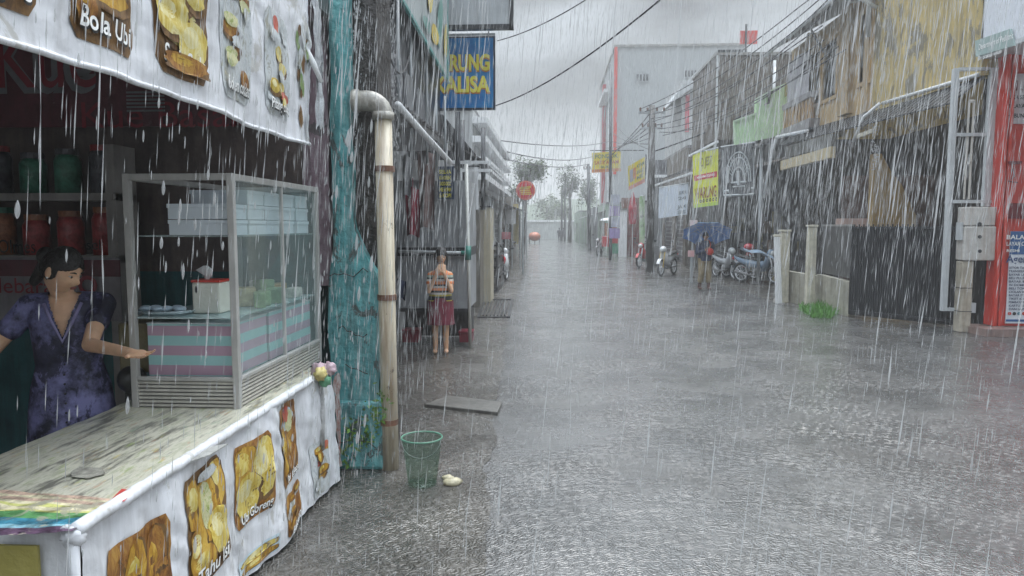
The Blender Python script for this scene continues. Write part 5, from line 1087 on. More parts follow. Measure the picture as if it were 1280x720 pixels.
# iron gate & red standing banners between 780-810
gt = thing('maroon_gate', 'brownish red house gate with arched top rail', 'gate', atZ(792,318)); p_ = atZ(792,322)
b = MB(); 
for k in range(14): x = p_.x-.6+k*.1; b.tube([(x,p_.y+1,.1),(x,p_.y+1,1.3+.4*math.sin(k/13*PI/2+.6))],.02,5)
b.bar((p_.x-.62,p_.y+1,.2),(p_.x+.75,p_.y+1,.2),.05); b.bar((p_.x-.62,p_.y+1,1.2),(p_.x+.75,p_.y+1,1.2),.05); b.build('rod', redd, gt)
MB().box(p_.x-.6,p_.x+.7,p_.y+1.3,p_.y+1.4,.0,3.4).build('panel', M('reddish_brown_panel',(.20,.10,.08),.5,.3,3,.4), gt)
fu = thing('folded_parasol', 'folded dark red parasol standing by the shop gate', 'parasol', atZ(790,330)); p_ = atZ(790,330)
b = MB(); zt_ = atY(790,240,p_.y).z; zb2 = atY(790,280,p_.y).z; b.loft([((p_.x,p_.y,zb2),.16,.16,None),((p_.x,p_.y,(zb2+zt_)/2),.2,.2,None),((p_.x,p_.y,zt_),.03,.03,None)],8); b.build('canopy', M('parasol_red',(.35,.03,.05),.5,.3,6), fu); MB().tube([(p_.x,p_.y,0),(p_.x,p_.y,zt_+.1)],.025,6).build('pole', lightm, fu)
t, f_ = hbanner('feather_banner','white and green vertical banner left of the big pole',[(799,246),(806,244),(806,304),(799,305)],M('green_white_print',(.55,.58,.5),.4,.3,1.2,col2=(.22,.42,.14),contrast=.1),31)
on(f_,.2,.55,.6,.05,'NASI',t,inkk); on(f_,.2,.35,.6,.05,'UDUK',t,inkk)
# poles
def upole(lab, px, pyb, pyt, arms, r0, seed, lean=0):
    g = atZ(px,pyb); zt_ = atY(px,pyt,g.y).z; T = thing('utility_pole', lab, 'pole', (g.x,g.y,0))
    b = MB(); b.tube([(g.x,g.y,0),(g.x+lean,g.y,zt_)],[r0,r0*.7],10); b.build('shaft', darkm if seed else M('dark_pole',(.06,.055,.05),.5,.3,3,.5), T, smooth=True)
    for dz, w in arms: 
        MB().box(g.x+lean-w,g.x+lean+w,g.y-.05,g.y+.05,zt_-dz,zt_-dz+.08).build('crossarm', graym, T)
        b = MB()
        for k in (-1,-.4,.4,1): b.loft([((g.x+lean+w*k*.9,g.y,zt_-dz+.08),.035,.035,None),((g.x+lean+w*k*.9,g.y,zt_-dz+.2),.045,.045,None),((g.x+lean+w*k*.9,g.y,zt_-dz+.24),.02,.02,None)],8)
        b.build('insulator', M('brown_ceramic',(.12,.06,.04),.3), T)
    return g, zt_
G1, Z1 = upole('tall dark utility pole with many wires by the parked red motorcycle',812,339,132,[(.3,.5),(.9,.4)],.17,0)
b = MB(); 
b.box(G1.x-.06,G1.x+.1,G1.y-.1,G1.y+.1,Z1,Z1+.2); 
G2, Z2 = upole('slim dark pole on the right edge near the far end',737,313,205,[(.4,.35)],.15,1,-.15)
G3, Z3 = upole('left pole of the far distant pair of poles',702,301,232,[],.14,1,0)
G4, Z4 = upole('right pole of the far distant pair of poles',706,302,225,[],.12,1,0)
G5, Z5 = upole('red and grey pole carrying the yellow hanging signs',763,325,80,[],.10,1,-.1)
bp_ = thing('purple_pole_banners', 'stack of small purple banners fixed on the pole behind handcart', 'banner', (G5.x+.2,G5.y,3))
for k in range(4):
    a = atY(770,250+k*14,G5.y-.2); MB().box(a.x-.25-.1*(k%2),a.x+.2,a.y,a.y+.05,a.z-.25,a.z+.28).build('panel', M('purple_print%d'%k,(.28,.22,.42) if k%2 else (.4,.42,.5),.5,.3,4,.4), bp_)
# block-like meter on poles
# yellow signs
def textsign(lab, q, Y, lines, colr, stripe=None):
    P = [atY(*c, Y) for c in q]; t = thing('hanging_sign', lab, 'sign', tuple((P[0]+P[2])/2))
    MB().slab(P,.06,(0,1,0)).build('panel', colr, t)
    fn_ = lambda u,v: P[3].lerp(P[2],u).lerp(P[0].lerp(P[1],u),v)
    for k,(s_,u0,v0,du,dv,mt) in enumerate(lines): on(fn_,u0,v0,du,dv,s_,t,mt,off=.012,offset=.02)
    if stripe: onrect(fn_,0,1,0,.16,t,stripe,off=.008)
    return t, P
ysn = M('sign_yellow',(.62,.50,.04),.4,.12,2,.2); rgr = M('grey_green_ink',(.12,.18,.12),.5)
t, P = textsign('small yellow sign hanging left of tall building stripe',[(740,191),(776,189),(776,214),(740,216)],40,[('PONDOK',.1,.7,.8,.2,rgr),('SATE AYAM',.08,.4,.84,.18,M('sign_ink_red',(.4,.08,.04),.5)),('BUKA',.3,.2,.4,.12,rgr)],ysn,M('sign_strip_orange',(.5,.18,.05),.4))
MB().bar(P[0]+Vector((-.1,0,.12)),atY(805,188,40),.05).build('bracket', darkm, t)
t, P = textsign('tilted yellow sign with small pictures beside the utility pole',[(785,208),(806,196),(806,228),(786,238)],33,[('AYAM',.5,.72,.45,.14,rgr),('BAKSO',.5,.48,.45,.14,rgr),('MIE',.5,.26,.4,.14,rgr)],ysn,M('sign_strip_pink',(.5,.22,.18),.4))
fn_ = lambda u,v: P[3].lerp(P[2],u).lerp(P[0].lerp(P[1],u),v)
onrect(fn_,.08,.28,.3,.8,t,M('print_grey',(.3,.3,.35),.5)); onrect(fn_,.3,.46,.35,.8,t,M('print_orange',(.5,.2,.08),.5))
MB().tube([P[1]+Vector((.05,0,.1)),P[2]+Vector((.05,0,-.1))],.03,6).build('bracket', darkm, t)
for i,(a0,a1,b0,b1,Y,cc,lab) in enumerate([(814,834,200,222,31.5,(.45,.46,.46),'small white boxy kiosk roof sign above the ribbed awning')]):
    x0,x1,z0,z1 = rect_px(a0,b0,a1,b1,Y); t = thing('shop_sign', lab, 'sign', (x0,Y,z0)); MB().box(x0,x1,Y,Y+.1,z0,z1).build('panel', M('dull_panel',(.12,.12,.13),.4,.3,4), t); MB().box(x0,x1,Y-.03,Y-.001,z0,z0+.12).build('trim', white, t); MB().box(x0+.1,x0+.5,Y+.3,Y+.5,0,z0+.2).build('post', gw, t)
# ------------------------------------------------------------------ wires
wm = M('black_cable',(.025,.025,.028),.5,.2,bump=0)
def cable(a, c, sag, r, lab, grp=None, n=14):
    a, c = Vector(a), Vector(c); b = MB(); b.tube([a.lerp(c,k/n)-Vector((0,0,sag*4*(k/n)*(1-k/n))) for k in range(n+1)], r, 5)
    b.build('overhead_wire', wm, label=lab, cat='wire', group=grp, smooth=True)
top = Vector((G1.x,G1.y,Z1)); GRP = 'sagging cables running up to the yellow house roof'
for i in range(9):
    e = atX(1000+i*7, 8+i*6, 6.15) if i < 5 else atX(985+i*9, 30+i*4, 6.15)
    cable(top+Vector((-.4+.1*i,0,-.1-.13*i)), e+Vector((0,-4.0,0)) if False else e, .25+.09*(i%4), .016, 'black cable of the thick bundle between utility pole and yellow house eave', GRP)
for i in range(4):
    cable(atX(1000+i*7, 8+i*6, 6.15), Vector((6.3,9.0,7.2+.3*i)), .1, .016, 'black cable continuing past the yellow house eave', 'cables past the eave')
cable(atY(815,190,29), atY(962,128,22.4), .1, .03, 'service cable strung from utility pole to the mint green parapet')
cable(atY(620,132,11), atY(832,-6,6.5), .12, .009, 'lone cable rising from the blue sign across the sky', None)
cable(atY(622,51,11), atY(738,-4,9), .06, .008, 'short cable rising from the grey panel across the sky')
for i,(a,c) in enumerate([((600,172,25),(765,176,60)),((605,182,25),(740,196,50)),((600,190,25),(735,205,50))]):
    cable(atY(*a), atY(*c), .35, .022, ['highest faint wire crossing street above the round sign','middle faint wire crossing street above the round sign','lowest faint wire crossing street above the round sign'][i])
for i in range(7):
    cable(top+Vector((0,0,-.2-.25*i)), atY(742+i*5,212-i*9,44), .2, .018, 'drooping cable fanning left from the tall utility pole', 'cables fanning from the utility pole')
cable((px_-.1,5.5,3.2), atY(512,68,8), .25, .008, 'thin looping wire above the drain pipe elbow')
# ------------------------------------------------------------------ motorcycles
seatm = M('black_seat_vinyl',(.03,.03,.03),.35,.2,12); lamp = M('headlamp_glass',(.6,.62,.62),.08,.05,bump=0); tail = M('tail_lamp_red',(.4,.02,.02),.2,.1,bump=0); engine = M('engine_metal',(.16,.16,.16),.35,.4,20)
def motorbike(lab, loc, rz, body, grp, fork=chrome, cargo=None):
    T = thing('motorcycle', lab, 'motorcycle', loc, rz, grp); WL[T] = None
    for nm, y in (('front',.62),('rear',-.62)):
        b = MB(); n = 26; b.tube([(0,y+.27*math.cos(a*2*PI/n),.30+.27*math.sin(a*2*PI/n)) for a in range(n+1)], .042, 8, cap=False); w = b.build('wheel', black, T, smooth=True)
        b = MB(); b.tube([(0,y+.225*math.cos(a*2*PI/n),.30+.225*math.sin(a*2*PI/n)) for a in range(n+1)], .018, 6, cap=False)
        for k in range(10): a = k*2*PI/10; b.tube([(0,y,.30),(0,y+.22*math.cos(a),.30+.22*math.sin(a))],.009,4)
        b.tube([(-.07,y,.30),(.07,y,.30)],.04,10); b.build('rim', chrome, w)
        b = MB(); b.grid(lambda u,v: (-.06+.12*v, y+.325*math.cos(PI*(.15+.7*u)), .30+.325*math.sin(PI*(.15+.7*u))), 12, 3); b.build('mudguard', body, T, smooth=True)
    b = MB()
    for s_ in (-.075,.075): b.tube([(s_,.62,.30),(s_,.50,.72),(s_,.42,.95)],.024,8)
    b.build('fork', fork, T, smooth=True)
    b = MB(); b.tube([(-.34,.30,1.06),(-.2,.38,1.02),(0,.42,.99),(.2,.38,1.02),(.34,.30,1.06)],.015,8)
    for s_ in (-1,1): b.tube([(s_*.34,.30,1.06),(s_*.22,.35,1.03)],.024,8)
    b.build('handlebar', darkm, T, smooth=True)
    for s_ in (-1,1):
        b = MB(); b.tube([(s_*.24,.36,1.03),(s_*.30,.38,1.2)],.007,6); b.ball((s_*.32,.38,1.24),(.06,.018,.042),10,8); b.build('mirror', darkm, T, smooth=True)
    b = MB(); b.ball((0,.50,.93),(.095,.07,.085),14,10); b.build('headlight', lamp, T, smooth=True)
    b = MB(); b.ball((0,.43,.93),(.13,.10,.13),14,10); b.loft([((0,.36,.88),.11,.05,None),((0,.30,.6),.17,.05,None),((0,.22,.38),.14,.05,None)],14); b.build('front_fairing', body, T, smooth=True)
    b = MB(); rot = Matrix.Rotation(PI/2,3,'X')
    b.loft([((0,.30,.55),.06,.10,rot),((0,.1,.58),.10,.13,rot),((0,-.3,.62),.13,.13,rot),((0,-.7,.72),.10,.10,rot),((0,-.88,.78),.04,.05,rot)],14); b.build('body', body, T, smooth=True)
    b = MB(); b.loft([((0,.12,.70),.07,.03,rot),((0,-.1,.75),.13,.05,rot),((0,-.5,.80),.14,.05,rot),((0,-.82,.85),.09,.04,rot)],14); b.build('seat', seatm, T, smooth=True)
    b = MB(); b.ball((0,.05,.36),(.14,.2,.14),12,8); b.tube([(.1,.15,.3),(.14,-.2,.25),(.15,-.75,.34)],[.025,.03,.045],8); b.tube([(-.08,-.1,.32),(-.08,-.62,.30)],.03,6); b.tube([(0,.35,.85),(0,.2,.4)],.03,8); b.build('engine', engine, T, smooth=True)
    b = MB(); b.ball((0,-.92,.74),(.07,.03,.04),10,6); b.build('tail_light', tail, T, smooth=True)
    b = MB(); b.box(-.09,.09,-.955,-.95,.52,.62); b.build('number_plate', darkm, T)
    return T
def bp(n, c): return M(n, c, .25, .1, 3, .15, bump=0)
bk1, bk2, bk3, bk4, bk5 = bp('bike_black',(.03,.03,.035)), bp('bike_red',(.42,.03,.03)), bp('bike_white',(.6,.6,.6)), bp('bike_blue',(.22,.30,.40)), bp('bike_silver',(.45,.46,.48))
mg = 'motorcycles parked along the right of the flooded street'
def gbike(px, py, lab, rz, m_, **k): p_ = atZ(px,py); return motorbike(lab, (p_.x,p_.y,0), rz, m_, mg, **k)
gbike(834,344,'white motorcycle with yellow front forks facing the camera',R(150),bk3,fork=M('gold_fork',(.55,.38,.08),.35))
gbike(806,334,'red motorcycle half hidden behind the tall utility pole',R(150),bk2)
gbike(817,330,'dark motorcycle just behind the utility pole',R(160),bk1)
gbike(749,319,'black motorcycle parked beside the red handcart',R(165),bk1)
gbike(906,348,'grey motorcycle just right of the person with umbrella',R(195),bk5)
gbike(925,348,'red motorcycle in the middle of the right hand row',R(212),bk2)
gbike(947,354,'blue grey motorcycle closest to the cracked cream post',R(218),bk4)
gbike(893,341,'black seated motorcycle behind the umbrella person',R(150),bk1)
p_ = atZ(629,352); motorbike('white scooter with red tail parked by the left row',(p_.x-.05,p_.y,0),R(-10),bk3,None)
b = MB(); p_ = atY(626,325,22); b.ball((p_.x,p_.y,p_.z),.16,16,12); t = b.build('motorcycle_helmet', bp('helmet_red',(.5,.03,.04)), smooth=True, label='red helmet hanging above the white scooter', cat='helmet')
b = MB(); p_ = atY(936,309,22.6); b.ball((p_.x,p_.y,p_.z),(.16,.16,.12),16,12); b.build('motorcycle_helmet', bp('helmet_dull_red',(.4,.05,.06)), smooth=True, label='dull red helmet resting on the right hand motorcycle row', cat='helmet')
# bluish tarp lying over the row of bikes
t = thing('bike_cover', 'thin blue grey cover sheet over the rightmost motorcycle', 'cover', (6.3,22,.9)); A1, A2 = atY(930,312,21.8), atY(968,322,21.3)
b = MB(); b.grid(lambda u,v: A1.lerp(A2,u)+Vector((0,.5*v,.08*math.sin(v*PI)-.04*math.sin(u*8))), 14, 6); b.build('cloth', M('blue_grey_sheet',(.25,.32,.40),.3,.2,5), t, smooth=True)
# small posters in the shop behind the umbrella
for i,(px,py,w,h,c_,lab) in enumerate([(867,285,10,20,(.62,.5,.5),'white and red poster above umbrella edge'),(864,317,8,8,(.6,.35,.35),'small pink and white board below umbrella edge')]):
    x0,x1,z0,z1 = rect_px(px-w/2,py-h/2,px+w/2,py+h/2,22.8); t = thing('poster', lab, 'poster', (x0,22.8,z0)); MB().box(x0,x1,22.8,22.83,z0,z1).build('sheet', M('poster_%d'%i,c_,.5,.1), t); MB().box(x0+.05,x1-.05,22.79,22.799,z0+.1,(z0+z1)/2).build('print', M('poster_red_%d'%i,(.5,.08,.06),.5), t)
    MB().tube([((x0+x1)/2,22.86,0),((x0+x1)/2,22.86,z1)],.02,6).build('stand', graym, t)
# handcart (red with white roof) near pillar
hc = thing('handcart', 'red vendor handcart with white roof and green side', 'handcart', atZ(763,320)); p_ = atZ(763,320); X_, Y_ = p_.x, p_.y
b = MB(); b.box(X_-.45,X_+.45,Y_,Y_+1.1,.55,1.15); b.build('body', M('cart_red',(.5,.06,.07),.4,.2,4,.3), hc, bevel=.02)
MB().box(X_+.1,X_+.47,Y_-.02,Y_-.002,.15,.75).build('green_panel', M('cart_green',(.05,.25,.15),.4), hc)
b = MB()
for sx in (-.42,.42):
    for sy in (.03,1.05): b.tube([(X_+sx,Y_+sy,1.15),(X_+sx,Y_+sy,2.1)],.022,6)
b.build_each('post', lightm, hc)
b = MB(); b.loft([((X_,Y_+.55,2.1),.62,.8,None),((X_,Y_+.55,2.2),.5,.7,None),((X_,Y_+.55,2.28),.1,.2,None)],20); b.build('roof', white, hc)
MB().box(X_-.36,X_+.36,Y_+.05,Y_+.08,1.2,1.95).build('display_window', M('cart_display',(.35,.14,.07),.3,.5,9), hc)
for sx in (-.5,.5):
    b = MB(); b.tube([(X_+sx,Y_+.6+.3*math.cos(a*PI/10),.32+.3*math.sin(a*PI/10)) for a in range(21)],.03,6,cap=False)
    for k in range(8): b.tube([(X_+sx,Y_+.6,.32),(X_+sx,Y_+.6+.3*math.cos(k*PI/4),.32+.3*math.sin(k*PI/4))],.008,4)
    b.build('wheel', black, hc)
# far pedicab
pc = thing('pedicab', 'small orange and red pedicab far down the flooded street', 'pedicab', atZ(668,305)); p_ = atZ(668,305); X_, Y_ = p_.x, p_.y
b = MB(); b.ball((X_,Y_,.75),(.62,.7,.45),16,10); b.build('passenger_tub', M('pedicab_orange',(.5,.17,.10),.4,.2,3), pc, smooth=True)
b = MB(); b.grid(lambda u,v: (X_-.5+u, Y_+.9*v, 1.45+.2*math.sin(u*PI)), 10,4); b.build('hood', M('pedicab_yellow',(.5,.35,.15),.4), pc)
for sx in (-.5,.5): MB().tube([(X_+sx,Y_+.33*math.cos(a*PI/10),.33+.33*math.sin(a*PI/10)) for a in range(21)],.04,6,cap=False).build('wheel', black, pc)
MB().tube([(X_,Y_+1.4+.33*math.cos(a*PI/10),.33+.33*math.sin(a*PI/10)) for a in range(21)],.04,6,cap=False).build('wheel', black, pc)
# ------------------------------------------------------------------ people
def skinm(n, c): 
    m = M(n, c, .5, .10, 14, bump=.03); bs = m.node_tree.nodes['Principled BSDF']; bs.inputs['Subsurface Weight'].default_value = .12; bs.inputs['Subsurface Radius'].default_value = (.02,.008,.004); bs.inputs['Subsurface Scale'].default_value = .5; return m
skin1 = skinm('skin_warm_brown',(.68,.42,.27)); hairm = M('black_hair',(.015,.012,.011),.4,.3,30,bump=.3,bscale=60); lipm = M('lip',(.30,.09,.07),.4,.05,bump=0)
def g2(x, z, cx, cz, sx, sz): return math.exp(-((x-cx)/sx)**2-((z-cz)/sz)**2)
def headfn(s=1.0):
    def f(d):
        x, y, z = d; px, py, pz = .074*x, .094*y, .114*z
        if z < 0: px *= 1-.30*z*z-.12*abs(z); 
        if z < 0 and y > 0: py *= 1-.35*z*z
        if y < 0:
            w = min(1, -y*1.6); py *= .93
            py -= w*(.024*g2(x,z,0,-.16,.13,.17)+.010*g2(x,z,0,-.02,.10,.22)+.006*g2(x,z,0,-.45,.30,.09)+.010*g2(x,z,0,-.78,.3,.2)+.004*g2(x,z,0,.25,.5,.12)+.004*(g2(x,z,.42,-.2,.2,.2)+g2(x,z,-.42,-.2,.2,.2)))
            py += w*(.011*(g2(x,z,.36,.06,.18,.12)+g2(x,z,-.36,.06,.18,.12))+.005*g2(x,z,0,-.56,.3,.05))
        return Vector((px, py, pz))*s
    return f
def add_head(mb, c, rot, s=1.0):
    mb.ball(c, 1, 56, 40, mat=rot, fn=headfn(s))
    for sx in (-1,1): mb.ball(Vector(c)+rot@Vector((sx*.075*s,.005*s,-.008*s)), (.012*s,.02*s,.032*s), 12, 10, mat=rot)
def face_parts(parent, c, rot, s=1.0, closed=False):
    P = lambda x,y,z: Vector(c)+rot@(Vector((x,y,z))*s)
    ew = M('eye_white',(.6,.57,.54),.2,.03,bump=0) ; ei = M('eye_dark',(.02,.012,.01),.1,.05,bump=0)
    for sx in (-1,1):
        b = MB(); b.ball(P(sx*.029,-.0735,.008), (.013*s,.010*s,.0065*s if not closed else .003*s), 12, 8, mat=rot); b.ball(P(sx*.029,-.0805,.007), (.006*s,.004*s,.006*s), 10, 6, mat=rot, m=1); b.build('eye', [ew, ei], parent, smooth=True)
        b = MB(); b.tube([P(sx*.014,-.086,.028),P(sx*.03,-.086,.034),P(sx*.046,-.076,.029)],[.003*s,.0035*s,.0015*s],6); b.build('eyebrow', hairm, parent, smooth=True)
    b = MB(); b.ball(P(0,-.0905,-.047), (.021*s,.006*s,.0042*s), 12, 6, mat=rot); b.ball(P(0,-.0895,-.054), (.018*s,.006*s,.0045*s), 12, 6, mat=rot); b.build('lips', lipm, parent, smooth=True)
def hair(parent, c, rot, s=1.0, extra=None, seed=1, front=.42):
    b = MB(); f0 = headfn(s)
    def f(d):
        x, y, z = d; inface = y < .12 and z < front-.35*abs(x) and not (abs(x) > .93)
        low = z < -.45
        k = .86 if inface else (1.0 if low and y < .3 else 1.10+.025*nz(x*5+seed,y*5,z*3))
        if low and y >= .12: k = 1.0
        return f0((x, y, z))*k
    b.ball(c, 1, 110, 60, mat=rot, fn=lambda d: f(d)*(1+.012*math.sin(math.atan2(d.x,d.z+.3)*34+3*nz(d.x*3,d.y*3,d.z*3))))
    if extra: extra(b)
    return fuse(b, .0042*s, 1).build('hair', hairm, parent, smooth=True)
def fingers(mb, palm, fwd, up, side, s=1.0, curl=.3, thumb=1, rad=.0085, spread=.10):
    """palm centre, fwd = finger dir, up = back-of-hand normal, side = towards thumb"""
    fwd, up, side = Vector(fwd).normalized(), Vector(up).normalized(), Vector(side).normalized()
    for k, (o_, L_) in enumerate(((.030,.070),(.010,.078),(-.011,.073),(-.030,.058))):
        p0 = Vector(palm)+side*o_*s+fwd*.035*s; d = (fwd+side*(o_*spread*30*.1)).normalized(); pts = [p0]; ang = 0
        for j, fr_ in enumerate((.45,.32,.23)):
            ang += curl*(.6+.5*j+.15*k); dd = (d*math.cos(ang)-up*math.sin(ang)); pts.append(pts[-1]+dd*L_*fr_*s)
        for a, c, r0, r1 in zip(pts, pts[1:], (1.05,.95,.85), (.95,.85,.72)): mb.cone(a, rad*r0*s, c, rad*r1*s, 8)
    t0 = Vector(palm)+side*.03*s*thumb-fwd*.025*s; t1 = t0+(side*.028+fwd*.022-up*.008)*s; t2 = t1+(side*.008+fwd*.03-up*.006)*s
    mb.cone(t0, rad*1.5*s, t1, rad*1.2*s, 8); mb.cone(t1, rad*1.15*s, t2, rad*.95*s, 8)
def palm_mb(mb, wrist, palm, fwd, up, side, s=1.0):
    fwd, up, side = Vector(fwd).normalized(), Vector(up).normalized(), Vector(side).normalized(); mt = Matrix((side, up, fwd)).transposed()
    mb.ball(palm, (.041*s,.015*s,.048*s), 16, 12, mat=mt); mb.cone(wrist, .024*s, Vector(palm)-fwd*.03*s, .022*s, 10)
def rotm(yaw, pitch=0, roll=0):
    """face = -y at yaw 0; yaw>0 turns towards +x; pitch>0 looks down"""
    return Matrix.Rotation(yaw,3,'Z') @ Matrix.Rotation(pitch,3,'X') @ Matrix.Rotation(roll,3,'Y')
# --- stall woman
def woman():
    c = Vector((-2.565,3.66,0)); T = thing('person', 'woman in a purple tie-dye blouse reaching her hand into the rain', 'person', (c.x,c.y,0))
    hd = atY(78,338,3.55); hr = rotm(R(84),R(28),R(0)); by = rotm(R(24)); B = lambda x,y,z: c+by@Vector((x,y,0))+Vector((0,0,z))
    b = MB()
    b.loft([(B(0,.0,.75),.17,.12,by),(B(0,0,.9),.165,.115,by),(B(0,-.01,1.02),.135,.10,by),(B(0,-.02,1.15),.145,.11,by),(B(0,-.02,1.27),.16,.11,by),(B(0,-.015,1.36),.14,.085,by),(B(0,-.01,1.40),.07,.06,by)],24)
    b.cone(B(0,-.01,1.36), .055, hd+hr@Vector((0,.02,-.06)), .050)
    add_head(b, hd, hr, 1.04)
    # legs (behind counter)
    for sx in (-1,1): b.cone(B(sx*.08,0,.8), .085, B(sx*.09,-.01,.45), .058); b.cone(B(sx*.09,-.01,.45), .055, B(sx*.09,.02,.08), .037); b.ball(B(sx*.09,-.05,.035),(.04,.11,.035),12,8,mat=by)
    # right (viewer right) arm
    sh_ = B(.168,-.01,1.335); el = atY(112,431,3.48); wr = atY(163,441,3.30); tip = atY(196,446,3.22)
    b.cone(B(.12,-.01,1.33), .055, sh_, .05); b.cone(sh_, .05, el, .037); b.cone(el, .037, wr, .024)
    fwd = (tip-wr).normalized(); up = Vector((0,.25,-.95)); up = (up-fwd*up.dot(fwd)).normalized(); side = -fwd.cross(up); pc_ = wr+fwd*.05
    palm_mb(b, wr, pc_, fwd, up, side); fingers(b, pc_+fwd*.005, fwd, up, side, curl=.14, rad=.0076, spread=.2)
    # left arm hanging at frame edge
    sh2 = B(-.168,0,1.335); el2 = atY(-12,440,3.5); wr2 = atY(-20,505,3.35)
    b.cone(B(-.12,0,1.33), .055, sh2, .048); b.cone(sh2,.05,el2,.038); b.cone(el2,.038,wr2,.025); f2_ = (wr2-el2).normalized(); u2 = Vector((-1,0,0)); u2 = (u2-f2_*u2.dot(f2_)).normalized(); palm_mb(b, wr2, wr2+f2_*.05, f2_, u2, f2_.cross(u2)); fingers(b, wr2+f2_*.055, f2_, u2, f2_.cross(u2), curl=.25)
    body = fuse(b, .0048, 5, .5).build('body', skin1, T, smooth=True)
    face_parts(T, hd, hr, 1.04, closed=True)
    def bun(m): m.ball(hd+hr@Vector((.0,.115,.02)), (.045,.04,.05), 14, 10); m.cone(hd+hr@Vector((0,.10,-.02)),.035,hd+hr@Vector((0,.12,-.13)),.025)
    hair(T, hd, hr, 1.04, bun, 1, .5)
    # blouse
    b = MB()
    b.loft([(B(0,.0,.62),.215,.165,by),(B(0,0,.78),.205,.15,by),(B(0,0,.9),.19,.135,by),(B(0,-.01,1.02),.158,.122,by),(B(0,-.02,1.15),.165,.13,by),(B(0,-.02,1.27),.178,.128,by),(B(0,-.01,1.36),.158,.102,by),(B(0,.0,1.40),.10,.08,by)],28)
    for a, e_, k in ((sh_, el, .45), (sh2, el2, .5)): 
        m_ = a.lerp(e_, k); b.cone(a.lerp(B(0,-.01,1.35),.55), .066, a, .066); b.cone(a, .064, m_, .060)
    fb = fuse(b, .007, 4, .5)
    # V neckline: cut
    ctr = B(0,0,1.2); fdir = by@Vector((0,-1,0)); rdir = by@Vector((1,0,0)); nv = []
    def cut(p_): 
        q_ = Vector(p_)-c; x_ = q_.dot(rdir); y_ = q_.dot(fdir); z_ = p_[2]; return y_ > .02 and z_ > 1.17+abs(x_)*2.9
    keep = [f for f in fb.f if not all(cut(fb.v[i]) for i in f)]; fb.f = keep; fb.m = [0]*len(keep)
    vm = M('tie_dye_purple',(.015,.015,.035),.6,.3,7,col2=(.22,.22,.44),contrast=.10,peel=((.012,.012,.03),.52,3.5),bump=.2,bscale=16)
    fb.build('blouse', vm, T, smooth=True)
    b = MB()
    for k in range(9):
        z = 1.14-k*.05; p_ = B(0,-.155+.0*k+(.012*k if k<3 else .0),z); b.ball(p_+Vector((0,0,0)),.006,8,6)
    b.build('button', inkk, T)
    b = MB(); b.tube([B(-.085,-.105,1.355),B(-.045,-.14,1.26),B(0,-.155,1.16),B(.045,-.14,1.26),B(.085,-.105,1.355)],.009,8); b.build('neck_trim', M('lavender_trim',(.22,.2,.36),.5), T, smooth=True)
    b = MB(); b.ball(hd+hr@Vector((-.083,.0,-.035)),.006,8,6); b.build('earring', chrome, T)
    return T
woman()
